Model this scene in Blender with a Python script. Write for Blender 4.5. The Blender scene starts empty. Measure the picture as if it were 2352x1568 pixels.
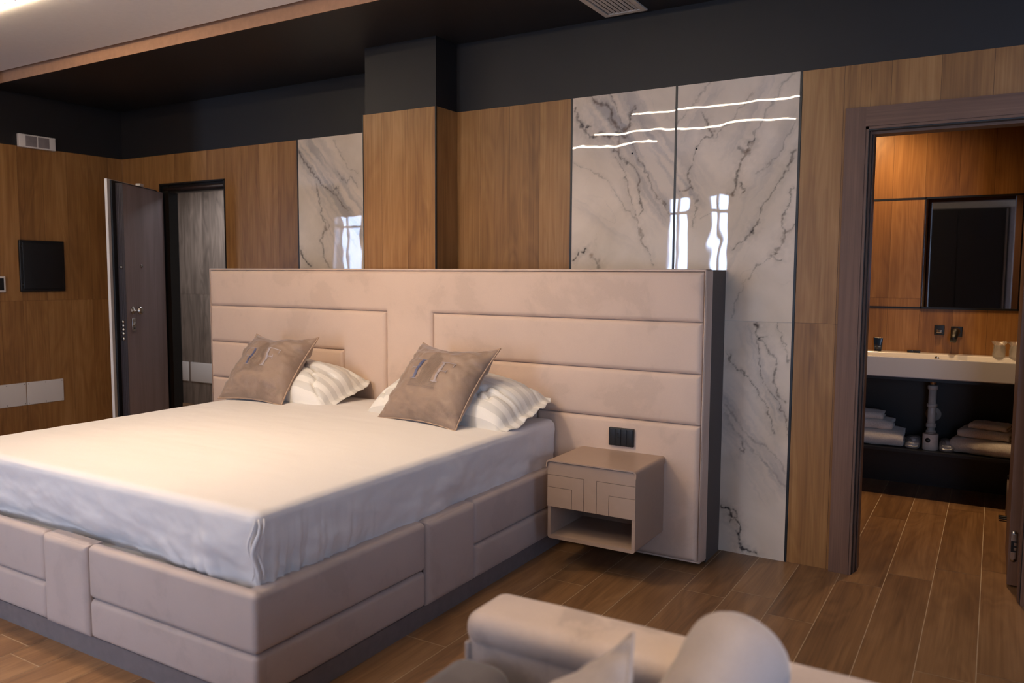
import bpy, math, random
import numpy as np
from mathutils import Vector, Matrix
random.seed(7)
SC = bpy.context.scene
COL = SC.collection
# ---------------------------------------------------------------- camera
YAW, PITCH, ROLL = 0.5395816, -0.0827459, 0.0055649
cd = bpy.data.cameras.new('camera'); cam = bpy.data.objects.new('camera', cd); COL.objects.link(cam)
fw = Vector((-math.sin(YAW)*math.cos(PITCH), math.cos(YAW)*math.cos(PITCH), math.sin(PITCH)))
rt = Vector((math.cos(YAW), math.sin(YAW), 0)); up = rt.cross(fw)
r2 = rt*math.cos(ROLL)+up*math.sin(ROLL); u2 = -rt*math.sin(ROLL)+up*math.cos(ROLL)
M = Matrix((r2, u2, -fw)).transposed().to_4x4(); M.translation = Vector((0.8476, -4.0811, 1.4259))
cam.matrix_world = M
cd.sensor_width = 36; cd.lens = 28.3128; cd.clip_start = 0.05
cd.dof.use_dof = True; cd.dof.focus_distance = 4.3; cd.dof.aperture_fstop = 2.2
SC.camera = cam
# ---------------------------------------------------------------- colour management
vs = SC.view_settings; vs.view_transform = 'Standard'; vs.look = 'None'; vs.gamma = 1; vs.exposure = 0.36
# ---------------------------------------------------------------- world
W = bpy.data.worlds.new('world'); SC.world = W; W.use_nodes = True
W.node_tree.nodes['Background'].inputs[0].default_value = (0.42, 0.6, 1.0, 1)
W.node_tree.nodes['Background'].inputs[1].default_value = 2.0
# ---------------------------------------------------------------- lights
def area(name, loc, target, sx, sy, watts, color, spread=180):
    l = bpy.data.lights.new(name, 'AREA'); l.shape = 'RECTANGLE'; l.size = sx; l.size_y = sy
    l.energy = watts; l.color = color; l.spread = math.radians(spread)
    o = bpy.data.objects.new(name, l); COL.objects.link(o); o.location = loc
    d = Vector(target)-Vector(loc); o.rotation_euler = d.to_track_quat('-Z', 'Y').to_euler()
    return o
DAY = (0.52, 0.68, 1.0); WARM = (1.0, 0.745, 0.49)
YW = -5.6    # window wall
XR = 3.2     # right wall
# daylight just outside each window
WINS = [(-2.74, -2.42), (-2.21, -1.93), (-8.80, -8.15), (1.5, 2.85)]
for a, b in WINS:
    area('daylight', ((a+b)/2, YW-0.42, 1.4), ((a+b)/2, 0, 1.25), b-a+0.3, 2.3, (155 if b < 0 else 60)*(b-a+0.3), DAY)
area('daylight', (XR+0.42, -3.6, 1.5), (0, -3.4, 1.0), 1.5, 2.3, 34, DAY)
# ceiling spots over the bed and in the bathroom, plus two added fills
def spot(name, loc, target, watts, color, size, blend=0.8, rad=0.04):
    l = bpy.data.lights.new(name, 'SPOT'); l.energy = watts; l.color = color
    l.spot_size = math.radians(size); l.spot_blend = blend; l.shadow_soft_size = rad
    o = bpy.data.objects.new(name, l); COL.objects.link(o); o.location = loc
    d = Vector(target)-Vector(loc); o.rotation_euler = d.to_track_quat('-Z', 'Y').to_euler()
    return o
spot('bed_spot', (-2.1, -2.1, 2.84), (-2.2, -1.45, 0.65), 135, WARM, 124, 1.0, 0.12)
spot('nightstand_fill', (-1.25, -1.2, 2.84), (-0.9, -0.8, 0.5), 22, WARM, 66, 1.0, 0.1)  # added fill to brighten the nightstand top, not a real fixture
spot('sofa_fill', (0.55, -2.7, 2.84), (0.6, -2.65, 0.0), 100, WARM, 74, 1.0, 0.12)  # added down-light lifting the sofa top, stands for no ceiling lamp
spot('bath_spot', (-0.05, 1.55, 2.5), (0.15, 2.05, 1.7), 38, (1.0, 0.60, 0.26), 120, 1.0, 0.06)
spot('bath_spot', (0.70, 1.25, 2.5), (0.65, 1.05, 0.0), 72, (1.0, 0.66, 0.36), 96, 1.0, 0.06)
area('hall_light', (-5.6, 0.95, 2.36), (-5.6, 0.95, 0), 1.2, 0.5, 26, (0.85, 0.88, 1.0))
LED_STRENGTH = 98.0

# ---------------------------------------------------------------- material helpers
def lin(c):
    return tuple(((x/255)/12.92 if x/255 <= 0.04045 else ((x/255+0.055)/1.055)**2.4) for x in c)+(1,)
def newmat(name):
    m = bpy.data.materials.new(name); m.use_nodes = True
    nt = m.node_tree; b = nt.nodes['Principled BSDF']
    return m, nt, b
def N(nt, t, **kw):
    n = nt.nodes.new(t)
    for k, v in kw.items():
        if k == 'inp':
            for i, val in v.items(): n.inputs[i].default_value = val
        else: setattr(n, k, v)
    return n
def L(nt, a, b): nt.links.new(a, b)
def mixc(nt, fac, a, b, mode='MIX'):
    n = N(nt, 'ShaderNodeMix', data_type='RGBA', blend_type=mode)
    for s, v in ((n.inputs[0], fac), (n.inputs[6], a), (n.inputs[7], b)):
        if isinstance(v, (int, float, tuple)): s.default_value = v
        else: L(nt, v, s)
    return n.outputs[2]
def mathn(nt, op, a, b=0.0, clamp=False):
    n = N(nt, 'ShaderNodeMath', operation=op); n.use_clamp = clamp
    for s, v in ((n.inputs[0], a), (n.inputs[1], b)):
        if isinstance(v, (int, float)): s.default_value = v
        else: L(nt, v, s)
    return n.outputs[0]
def ramp(nt, fac, stops):
    n = N(nt, 'ShaderNodeValToRGB'); L(nt, fac, n.inputs[0])
    e = n.color_ramp.elements
    while len(e) < len(stops): e.new(0.5)
    for i, (p, c) in enumerate(stops): e[i].position = p; e[i].color = c
    return n.outputs[0]
def plain(name, c, rough=0.5, metal=0.0, noise=0.04, nscale=30, bump=0.0, spec=0.5, coat=0.0, sheen=0.0):
    m, nt, b = newmat(name)
    tc = N(nt, 'ShaderNodeTexCoord'); nz = N(nt, 'ShaderNodeTexNoise', inp={'Scale': nscale, 'Detail': 4})
    L(nt, tc.outputs['Object'], nz.inputs['Vector'])
    cl = lin(c); d = tuple(max(0, x*(1-noise*2)) for x in cl[:3])+(1,); u = tuple(min(1, x*(1+noise*2)) for x in cl[:3])+(1,)
    L(nt, ramp(nt, nz.outputs[0], [(0.3, d), (0.7, u)]), b.inputs['Base Color'])
    b.inputs['Roughness'].default_value = rough; b.inputs['Metallic'].default_value = metal
    b.inputs['Specular IOR Level'].default_value = spec
    b.inputs['Coat Weight'].default_value = coat; b.inputs['Sheen Weight'].default_value = sheen
    if bump:
        bp = N(nt, 'ShaderNodeBump', inp={'Strength': bump, 'Distance': 0.002}); L(nt, nz.outputs[0], bp.inputs['Height'])
        L(nt, bp.outputs[0], b.inputs['Normal'])
    return m
def wood(name, dark, mid, light, rough=0.42, tone=0.5, grain=1.0, spec=0.4):
    """planked wood-look tile: uses UV (across, along in metres) and a per-plank random value"""
    m, nt, b = newmat(name)
    uv = N(nt, 'ShaderNodeUVMap', uv_map='UVMap'); at = N(nt, 'ShaderNodeAttribute', attribute_name='rnd')
    r = at.outputs['Fac']
    sep = N(nt, 'ShaderNodeSeparateXYZ'); L(nt, uv.outputs[0], sep.inputs[0])
    def coords(sx, sy, off):
        c = N(nt, 'ShaderNodeCombineXYZ')
        L(nt, mathn(nt, 'MULTIPLY', sep.outputs[0], sx), c.inputs[0])
        L(nt, mathn(nt, 'MULTIPLY', sep.outputs[1], sy), c.inputs[1])
        L(nt, mathn(nt, 'MULTIPLY', r, off), c.inputs[2])
        return c.outputs[0]
    big = N(nt, 'ShaderNodeTexNoise', inp={'Scale': 1.0, 'Detail': 2.0, 'Distortion': 0.6}); L(nt, coords(6, 0.9, 61), big.inputs['Vector'])
    rings = mathn(nt, 'FRACT', mathn(nt, 'MULTIPLY', big.outputs[0], 9.0))
    ringv = mathn(nt, 'ABSOLUTE', mathn(nt, 'SUBTRACT', rings, 0.5))
    fine = N(nt, 'ShaderNodeTexNoise', inp={'Scale': 1.0, 'Detail': 8.0, 'Roughness': 0.65}); L(nt, coords(110, 1.2, 37), fine.inputs['Vector'])
    mids = N(nt, 'ShaderNodeTexNoise', inp={'Scale': 1.0, 'Detail': 4.0, 'Distortion': 0.8}); L(nt, coords(9, 0.9, 91), mids.inputs['Vector'])
    v = mathn(nt, 'ADD', mathn(nt, 'MULTIPLY', ringv, 0.30*grain), mathn(nt, 'MULTIPLY', fine.outputs[0], 0.45))
    v = mathn(nt, 'ADD', v, mathn(nt, 'MULTIPLY', mids.outputs[0], 0.55))
    v = mathn(nt, 'ADD', v, mathn(nt, 'MULTIPLY', mathn(nt, 'SUBTRACT', r, 0.5), 0.28*tone))
    col = ramp(nt, v, [(0.32, lin(dark)), (0.56, lin(mid)), (0.80, lin(light))])
    kn = N(nt, 'ShaderNodeTexNoise', inp={'Scale': 1.0, 'Detail': 3.0}); L(nt, coords(9, 2.2, 143), kn.inputs['Vector'])
    k = ramp(nt, kn.outputs[0], [(0.66, (0, 0, 0, 1)), (0.78, (1, 1, 1, 1))])
    col = mixc(nt, mathn(nt, 'MULTIPLY', k, 0.5), col, lin(dark))
    L(nt, col, b.inputs['Base Color'])
    b.inputs['Roughness'].default_value = rough; b.inputs['Specular IOR Level'].default_value = spec
    bp = N(nt, 'ShaderNodeBump', inp={'Strength': 0.12, 'Distance': 0.001}); L(nt, v, bp.inputs['Height']); L(nt, bp.outputs[0], b.inputs['Normal'])
    return m
def velvet(name, c, amt=0.10, rough=0.75, scale=3.0, sheen=0.35, sheen_tint=(1, .93, .88, 1)):
    m, nt, b = newmat(name)
    tc = N(nt, 'ShaderNodeTexCoord')
    n1 = N(nt, 'ShaderNodeTexNoise', inp={'Scale': scale, 'Detail': 5.0, 'Roughness': 0.6, 'Distortion': 0.3}); L(nt, tc.outputs['Object'], n1.inputs['Vector'])
    n2 = N(nt, 'ShaderNodeTexNoise', inp={'Scale': 260.0, 'Detail': 2.0}); L(nt, tc.outputs['Object'], n2.inputs['Vector'])
    cl = lin(c); d = tuple(x*(1-amt*2.2) for x in cl[:3])+(1,); u = tuple(min(1, x*(1+amt)) for x in cl[:3])+(1,)
    base = ramp(nt, n1.outputs[0], [(0.40, d), (0.46, cl), (0.60, u)])
    fin = mixc(nt, 0.25, base, ramp(nt, n2.outputs[0], [(0.3, d), (0.7, u)]))
    L(nt, fin, b.inputs['Base Color'])
    b.inputs['Roughness'].default_value = rough; b.inputs['Specular IOR Level'].default_value = 0.2
    b.inputs['Sheen Weight'].default_value = sheen; b.inputs['Sheen Roughness'].default_value = 0.4; b.inputs['Sheen Tint'].default_value = sheen_tint
    bp = N(nt, 'ShaderNodeBump', inp={'Strength': 0.15, 'Distance': 0.001}); L(nt, n2.outputs[0], bp.inputs['Height']); L(nt, bp.outputs[0], b.inputs['Normal'])
    return m
def cloth(name, c, rough=0.8, stripes=False, wr=0.3, wscale=9.0, wd=0.004):
    m, nt, b = newmat(name)
    tc = N(nt, 'ShaderNodeTexCoord')
    n1 = N(nt, 'ShaderNodeTexNoise', inp={'Scale': wscale, 'Detail': 4.0, 'Distortion': 1.0}); L(nt, tc.outputs['Object'], n1.inputs['Vector'])
    n2 = N(nt, 'ShaderNodeTexNoise', inp={'Scale': 400.0}); L(nt, tc.outputs['Object'], n2.inputs['Vector'])
    cl = lin(c)
    col = ramp(nt, n2.outputs[0], [(0.3, tuple(x*0.95 for x in cl[:3])+(1,)), (0.7, cl)])
    b.inputs['Roughness'].default_value = rough
    if stripes:
        sp = N(nt, 'ShaderNodeSeparateXYZ'); L(nt, tc.outputs['Object'], sp.inputs[0])
        s = mathn(nt, 'FRACT', mathn(nt, 'MULTIPLY', sp.outputs[1], 14.0))
        st = mathn(nt, 'GREATER_THAN', s, 0.5)
        col = mixc(nt, st, col, tuple(x*0.80 for x in cl[:3])+(1,))
        rr = N(nt, 'ShaderNodeMapRange', inp={1: 0.0, 2: 1.0, 3: rough, 4: 0.35}); L(nt, st, rr.inputs[0]); L(nt, rr.outputs[0], b.inputs['Roughness'])
    L(nt, col, b.inputs['Base Color'])
    b.inputs['Specular IOR Level'].default_value = 0.25; b.inputs['Sheen Weight'].default_value = 0.15
    bp = N(nt, 'ShaderNodeBump', inp={'Strength': wr, 'Distance': wd}); L(nt, n1.outputs[0], bp.inputs['Height']); L(nt, bp.outputs[0], b.inputs['Normal'])
    return m
def marble_mat():
    m, nt, b = newmat('polished_marble')
    at = N(nt, 'ShaderNodeAttribute', attribute_name='vein'); sp = N(nt, 'ShaderNodeSeparateColor'); L(nt, at.outputs['Color'], sp.inputs[0])
    tc = N(nt, 'ShaderNodeTexCoord')
    n1 = N(nt, 'ShaderNodeTexNoise', inp={'Scale': 2.2, 'Detail': 5.0, 'Distortion': 0.8}); L(nt, tc.outputs['Object'], n1.inputs['Vector'])
    base = ramp(nt, n1.outputs[0], [(0.3, lin((208, 188, 164))), (0.6, lin((226, 206, 184)))])
    c = mixc(nt, sp.outputs[1], base, lin((140, 136, 136)))
    vc = mixc(nt, sp.outputs[2], lin((58, 54, 54)), lin((118, 84, 58)))
    c = mixc(nt, sp.outputs[0], c, vc)
    L(nt, c, b.inputs['Base Color'])
    b.inputs['Roughness'].default_value = 0.006; b.inputs['Specular IOR Level'].default_value = 0.7
    mp = N(nt, 'ShaderNodeMapping', inp={'Scale': (2.4, 1, 2.0)}); L(nt, tc.outputs['Object'], mp.inputs[0])
    n2 = N(nt, 'ShaderNodeTexNoise', inp={'Scale': 1.6, 'Detail': 2.0, 'Roughness': 0.55}); L(nt, mp.outputs[0], n2.inputs['Vector'])
    bp = N(nt, 'ShaderNodeBump', inp={'Strength': 0.5, 'Distance': 0.0018}); L(nt, n2.outputs[0], bp.inputs['Height']); L(nt, bp.outputs[0], b.inputs['Normal'])
    return m
def emis(name, c, s):
    m, nt, b = newmat(name); b.inputs['Emission Color'].default_value = c+(1,); b.inputs['Emission Strength'].default_value = s
    b.inputs['Base Color'].default_value = (0.9, 0.85, 0.75, 1)
    return m
def glassy(name, tint=(1, 1, 1), fac=0.12, rough=0.02, milk=0.0):
    m = bpy.data.materials.new(name); m.use_nodes = True; nt = m.node_tree; nt.nodes.clear()
    o = N(nt, 'ShaderNodeOutputMaterial'); t = N(nt, 'ShaderNodeBsdfTransparent'); t.inputs[0].default_value = tint+(1,)
    g = N(nt, 'ShaderNodeBsdfGlossy'); g.inputs['Roughness'].default_value = rough
    lw = N(nt, 'ShaderNodeLayerWeight', inp={0: 0.35}); mx = N(nt, 'ShaderNodeMixShader')
    f = mathn(nt, 'ADD', mathn(nt, 'MULTIPLY', lw.outputs[0], 0.5), fac, True)
    L(nt, f, mx.inputs[0]); L(nt, t.outputs[0], mx.inputs[1]); L(nt, g.outputs[0], mx.inputs[2])
    if milk:
        df = N(nt, 'ShaderNodeBsdfDiffuse'); df.inputs[0].default_value = (.85, .82, .78, 1); m2 = N(nt, 'ShaderNodeMixShader'); m2.inputs[0].default_value = milk
        L(nt, mx.outputs[0], m2.inputs[1]); L(nt, df.outputs[0], m2.inputs[2]); L(nt, m2.outputs[0], o.inputs[0])
    else: L(nt, mx.outputs[0], o.inputs[0])
    return m
MT = dict(
    wall=wood('wall_wood', (112, 74, 38), (146, 102, 56), (172, 127, 77), rough=0.38, grain=0.55),
    hall=wood('hall_wood', (76, 66, 58), (112, 99, 88), (142, 126, 112), rough=0.5),
    floor=wood('floor_wood', (96, 68, 44), (130, 96, 64), (156, 120, 84), rough=0.34, grain=0.7),
    grout=plain('floor_grout', (196, 176, 150), 0.8), seam=plain('wall_seam', (66, 46, 32), 0.8),
    frame=wood('door_frame_veneer', (90, 62, 46), (114, 82, 62), (132, 98, 76), rough=0.5, grain=0.15),
    leaf=wood('entrance_door_veneer', (124, 108, 106), (146, 128, 126), (160, 142, 140), rough=0.5, grain=0.15),
    paint=plain('dark_paint', (31, 28, 28), 0.5, noise=0.02, nscale=6, spec=0.35),
    white=plain('white_ceiling_paint', (232, 226, 220), 0.85, noise=0.01), beige=plain('beige_plaster', (190, 178, 164), 0.85),
    fascia=plain('cream_fascia_paint', (166, 124, 94), 0.7), black=plain('black_metal', (14, 14, 15), 0.4, noise=0.05),
    blackp=plain('black_plastic', (13, 13, 15), 0.42), marble=marble_mat(),
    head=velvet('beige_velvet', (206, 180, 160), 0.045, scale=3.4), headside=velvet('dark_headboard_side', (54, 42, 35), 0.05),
    frameb=velvet('bed_velvet', (184, 168, 160), 0.04, scale=4), plinth=plain('grey_plinth_board', (116, 108, 108), 0.6),
    sheet=cloth('white_sheet', (228, 222, 218), wr=0.35, wscale=5, wd=0.006), case=cloth('striped_pillowcase', (232, 226, 216), stripes=True, wr=0.35),
    cush=velvet('taupe_velvet', (142, 120, 104), 0.09, rough=0.42, scale=5, sheen=0.5), pipe=plain('cushion_piping', (170, 142, 118), 0.6),
    thread=plain('silver_thread', (158, 146, 146), 0.35, noise=0.1, nscale=200), threadb=plain('blue_grey_thread', (88, 92, 120), 0.35), threadd=plain('brown_thread', (132, 112, 98), 0.5),
    night=plain('taupe_lacquer', (164, 140, 122), 0.38, noise=0.01), groove=plain('groove_shadow_line', (70, 56, 48), 0.7),
    sofa=velvet('grey_velvet', (182, 164, 152), 0.10, scale=5, sheen=0.5, rough=0.6), steel=plain('brushed_steel', (190, 186, 180), 0.25, 1.0),
    chrome=plain('chrome', (215, 210, 205), 0.08, 1.0), ceramic=plain('white_ceramic', (214, 210, 208), 0.12, noise=0.0),
    pvc=plain('white_pvc', (205, 196, 186), 0.35), plate=plain('white_plastic_plate', (214, 206, 198), 0.4, noise=0.0),
    towel=plain('white_terry', (214, 204, 192), 0.95, noise=0.12, nscale=350, bump=1.0, sheen=0.5), mirror=plain('mirror_silver', (170, 168, 168), 0.02, 1.0, noise=0),
    darkwood=plain('dark_panel', (26, 20, 17), 0.35), tube=plain('dark_blue_tube', (22, 38, 60), 0.25), tubel=plain('pale_print', (150, 170, 185), 0.4),
    film=glassy('clear_plastic_film', (1, 1, 1), 0.10, 0.3, 0.14), glass=glassy('window_glass', (1, 1, 1), 0.03), cup=glassy('clear_cup', (1, 1, 1), 0.06, 0.1, 0.05),
    paper=plain('tissue_paper', (216, 204, 192), 0.9), led=emis('warm_led', (1.0, 0.79, 0.55), LED_STRENGTH), grey=plain('grey_lacquer_trim', (128, 118, 116), 0.5),
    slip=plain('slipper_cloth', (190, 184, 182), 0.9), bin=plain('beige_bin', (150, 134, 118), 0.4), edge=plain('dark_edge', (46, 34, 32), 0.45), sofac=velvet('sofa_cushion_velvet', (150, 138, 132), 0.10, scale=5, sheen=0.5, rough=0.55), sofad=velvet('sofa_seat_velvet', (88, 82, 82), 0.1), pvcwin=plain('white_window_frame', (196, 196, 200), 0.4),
)

# ---------------------------------------------------------------- object helpers
def tag(o, label=None, cat=None, group=None, kind=None):
    if label: o['label'] = label
    if cat: o['category'] = cat
    if group: o['group'] = group
    if kind: o['kind'] = kind
    return o
def empty(name, loc, rz=0.0):
    o = bpy.data.objects.new(name, None); COL.objects.link(o); o.location = loc; o.rotation_euler = (0, 0, rz)
    o.empty_display_size = 0.05
    return o
WP = {}   # world positions of roots that are translated only
def root(name, loc, label=None, cat=None, group=None, kind=None):
    o = empty(name, loc); WP[o] = Vector(loc); return tag(o, label, cat, group, kind)
class G:
    """geometry collector"""
    def __init__(s): s.v = []; s.f = []; s.m = []; s.uv = []; s.r = []; s.sm = []
    def add(s, vs, fs, mi=0, smooth=False, uv=None, rnd=0.5):
        o = len(s.v); s.v += [tuple(p) for p in vs]
        for f in fs:
            s.f.append(tuple(i+o for i in f)); s.m.append(mi); s.sm.append(smooth)
            s.uv.append([uv[i] for i in f] if uv else [(0, 0)]*len(f)); s.r.append(rnd)
        return s
    def box(s, a, b, mi=0, uvd=None, rnd=0.5):
        x0, y0, z0 = a; x1, y1, z1 = b
        x0, x1 = min(x0, x1), max(x0, x1); y0, y1 = min(y0, y1), max(y0, y1); z0, z1 = min(z0, z1), max(z0, z1)
        vs = [(x0, y0, z0), (x1, y0, z0), (x1, y1, z0), (x0, y1, z0), (x0, y0, z1), (x1, y0, z1), (x1, y1, z1), (x0, y1, z1)]
        fs = [(0, 3, 2, 1), (4, 5, 6, 7), (0, 1, 5, 4), (1, 2, 6, 5), (2, 3, 7, 6), (3, 0, 4, 7)]
        if uvd == 'z': uv = [(p[0]+p[1], p[2]) for p in vs]
        elif uvd == 'x': uv = [(p[2]+p[1], p[0]) for p in vs]
        else: uv = None
        return s.add(vs, fs, mi, uv=uv, rnd=rnd)
    def tube(s, pts, r, n=10, mi=0, cap=True, closed=False):
        pts = [Vector(p) for p in pts]; k = len(pts); vs = []
        rs = r if isinstance(r, (list, tuple)) else [r]*k
        prev = None
        for i, p in enumerate(pts):
            if closed: t = pts[(i+1) % k]-pts[i-1]
            else: t = pts[min(i+1, k-1)]-pts[max(i-1, 0)]
            t.normalize()
            a = prev if prev is not None else (Vector((0, 0, 1)) if abs(t.z) < .9 else Vector((1, 0, 0)))
            u = (a-t*a.dot(t)).normalized(); w = t.cross(u); prev = u
            for j in range(n):
                q = 2*math.pi*j/n; vs.append(p+(u*math.cos(q)+w*math.sin(q))*rs[i])
        fs = []
        for i in range(k if closed else k-1):
            for j in range(n):
                a = i*n+j; b = i*n+(j+1) % n; c = ((i+1) % k)*n+(j+1) % n; d = ((i+1) % k)*n+j
                fs.append((a, b, c, d))
        s.add(vs, fs, mi, True)
        if cap and not closed:
            o = len(s.v)-len(vs)
            for q in (list(range(n))[::-1], [(k-1)*n+j for j in range(n)]):
                s.f.append(tuple(i+o for i in q)); s.m.append(mi); s.sm.append(False); s.uv.append([(0, 0)]*n); s.r.append(.5)
        return s
    def lathe(s, c, prof, n=32, axis='z', mi=0, smooth=True):
        """prof: list of (radius, height)"""
        c = Vector(c); vs = []
        for (r, h) in prof:
            for j in range(n):
                q = 2*math.pi*j/n; a, b = r*math.cos(q), r*math.sin(q)
                vs.append(c+{'z': Vector((a, b, h)), 'y': Vector((a, h, -b)), 'x': Vector((h, a, b))}[axis])
        fs = []
        for i in range(len(prof)-1):
            for j in range(n):
                fs.append((i*n+j, i*n+(j+1) % n, (i+1)*n+(j+1) % n, (i+1)*n+j))
        fs.append(tuple(range(n))[::-1]); fs.append(tuple((len(prof)-1)*n+j for j in range(n)))
        return s.add(vs, fs, mi, smooth)
def rbox(a, b, r, seg=3, step=0.08, disp=None):
    """rounded box as one closed smooth mesh, optional displacement fn(p, n)->p"""
    a = np.array(a, float); b = np.array(b, float); r = min(r, (b-a).min()/2-1e-5)
    def cs(i):
        A, B = a[i], b[i]; e = [A+r*(1-math.cos(math.pi/2*k/seg)) if False else A+r*k/seg for k in range(seg+1)]
        n = max(1, int((B-A-2*r)/step)); m = [A+r+(B-A-2*r)*k/n for k in range(1, n)]
        return e+m+[B-r+r*k/seg for k in range(seg+1)]
    C = [cs(i) for i in range(3)]
    vid = {}; V = []; F = []
    def vert(p):
        key = tuple(round(x, 6) for x in p)
        if key not in vid:
            q = np.clip(p, a+r, b-r); d = np.array(p)-q
            # spherify the corner so spacing is even
            ln = np.linalg.norm(d)
            t = q+d/ln*r if ln > 1e-9 else np.array(p)
            nn = d/ln if ln > 1e-9 else np.zeros(3)
            if disp: t = disp(t, nn)
            vid[key] = len(V); V.append(tuple(t))
        return vid[key]
    for ax in range(3):
        u, w = (ax+1) % 3, (ax+2) % 3
        for side in (0, 1):
            for i in range(len(C[u])-1):
                for j in range(len(C[w])-1):
                    q = []
                    for (ii, jj) in ((i, j), (i+1, j), (i+1, j+1), (i, j+1)):
                        p = [0, 0, 0]; p[ax] = (a, b)[side][ax]; p[u] = C[u][ii]; p[w] = C[w][jj]; q.append(vert(p))
                    if side == 0: q = q[::-1]
                    if len(set(q)) >= 3: F.append(tuple(q))
    return V, F
def mesh(name, g, mats, parent=None, rot=None, attr=False):
    """link a collector as ONE mesh object; vertices are in world space when the parent is translated only"""
    if isinstance(mats, str): mats = [mats]
    off = WP.get(parent, Vector((0, 0, 0))) if parent is not None else Vector((0, 0, 0))
    me = bpy.data.meshes.new(name)
    me.from_pydata([(p[0]-off.x, p[1]-off.y, p[2]-off.z) for p in g.v], [], g.f)
    for k in mats: me.materials.append(MT[k])
    me.polygons.foreach_set('material_index', g.m); me.polygons.foreach_set('use_smooth', g.sm)
    if attr:
        ul = me.uv_layers.new(name='UVMap'); ul.data.foreach_set('uv', [c for f in g.uv for p in f for c in p])
        at = me.attributes.new('rnd', 'FLOAT', 'FACE'); at.data.foreach_set('value', g.r)
    me.validate(); me.update()
    o = bpy.data.objects.new(name, me); COL.objects.link(o)
    if parent is not None:
        o.parent = parent
        if parent in WP: WP[o] = WP[parent]
    return o
def solo(name, g, mats, base, label, cat, group=None, attr=False):
    """a thing that is one mesh, origin at its base"""
    e = bpy.data.objects.new('tmp', None); WP[e] = Vector(base)
    o = mesh(name, g, mats, None, attr=attr)
    for v in o.data.vertices: v.co -= Vector(base)
    o.location = base; bpy.data.objects.remove(e)
    WP[o] = Vector(base)
    return tag(o, label, cat, group)
def rects_in(rects, x, y):
    return any(a-1e-9 <= x <= c+1e-9 and b-1e-9 <= y <= d+1e-9 for a, b, c, d in rects)
def puff(rects, r, depth, back, frame, step=0.05, bulge=0.0):
    """cushioned panel over a union of rectangles (a,b,c,d). frame: fn(u,v,h)->(x,y,z); rises 0..depth within r of its border"""
    rs = (0, .06, .16, .32, .55, .8, 1.0, 1.8)
    def lines(k0, k1):
        s = set()
        for q in rects:
            for v in (q[k0], q[k1]):
                for t in rs: s.add(round(v+r*t, 5)); s.add(round(v-r*t, 5))
        lo = min(q[k0] for q in rects); hi = max(q[k1] for q in rects)
        s = sorted(v for v in s if lo-1e-9 <= v <= hi+1e-9); o = [s[0]]
        for v in s[1:]:
            if v-o[-1] < 1e-4: continue
            n = int((v-o[-1])/step)
            for k in range(1, n+1): o.append(o[-1]+(v-o[-1])/(n-k+2))
            o.append(v)
        return np.array(o)
    X = lines(0, 2); Y = lines(1, 3)
    # border segments of the union
    xs = sorted({v for q in rects for v in (q[0], q[2])}); ys = sorted({v for q in rects for v in (q[1], q[3])})
    segs = []
    cell = lambda i, j: 0 <= i < len(xs)-1 and 0 <= j < len(ys)-1 and rects_in(rects, (xs[i]+xs[i+1])/2, (ys[j]+ys[j+1])/2)
    for i in range(len(xs)-1):
        for j in range(len(ys)-1):
            if not cell(i, j): continue
            if not cell(i-1, j): segs.append((xs[i], ys[j], xs[i], ys[j+1]))
            if not cell(i+1, j): segs.append((xs[i+1], ys[j], xs[i+1], ys[j+1]))
            if not cell(i, j-1): segs.append((xs[i], ys[j], xs[i+1], ys[j]))
            if not cell(i, j+1): segs.append((xs[i], ys[j+1], xs[i+1], ys[j+1]))
    def H(x, y):
        d = 9
        for a, b, c, e in segs:
            qx = min(max(x, a), c); qy = min(max(y, b), e); d = min(d, math.hypot(x-qx, y-qy))
        t = min(1, d/r); h = depth*math.sqrt(max(0, 1-(1-t)**2))
        return h+bulge*(1-math.exp(-d/0.05))
    V = []; F = []; vid = {}; edges = {}
    def vert(i, j):
        if (i, j) not in vid:
            vid[i, j] = len(V); V.append(frame(X[i], Y[j], H(X[i], Y[j])))
        return vid[i, j]
    for i in range(len(X)-1):
        for j in range(len(Y)-1):
            if rects_in(rects, (X[i]+X[i+1])/2, (Y[j]+Y[j+1])/2):
                q = [(i, j), (i+1, j), (i+1, j+1), (i, j+1)]
                F.append(tuple(vert(*k) for k in q))
                for k in range(4):
                    e = (q[k], q[(k+1) % 4])
                    if (e[1], e[0]) in edges: del edges[e[1], e[0]]
                    else: edges[e] = 1
    bk = {}
    def bv(k):
        if k not in bk: bk[k] = len(V); V.append(frame(X[k[0]], Y[k[1]], -back))
        return bk[k]
    for (p, q) in edges: F.append((vert(*q), vert(*p), bv(p), bv(q)))
    return V, F
# value noise in numpy, used for carved or draped geometry
_P = np.random.RandomState(5).rand(256, 256)
def vnoise(x, y, seed=0):
    x = np.asarray(x, float)+seed*17.3; y = np.asarray(y, float)+seed*9.1
    xi = np.floor(x).astype(int); yi = np.floor(y).astype(int); fx = x-xi; fy = y-yi
    fx = fx*fx*(3-2*fx); fy = fy*fy*(3-2*fy); g = lambda a, b: _P[a % 256, b % 256]
    return (g(xi, yi)*(1-fx)*(1-fy)+g(xi+1, yi)*fx*(1-fy)+g(xi, yi+1)*(1-fx)*fy+g(xi+1, yi+1)*fx*fy)*2-1
def fbm(x, y, seed=0, o=4):
    s = 0; a = 1; f = 1
    for k in range(o): s = s+a*vnoise(np.asarray(x)*f, np.asarray(y)*f, seed+k*3); a *= .5; f *= 2.03
    return s

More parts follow.
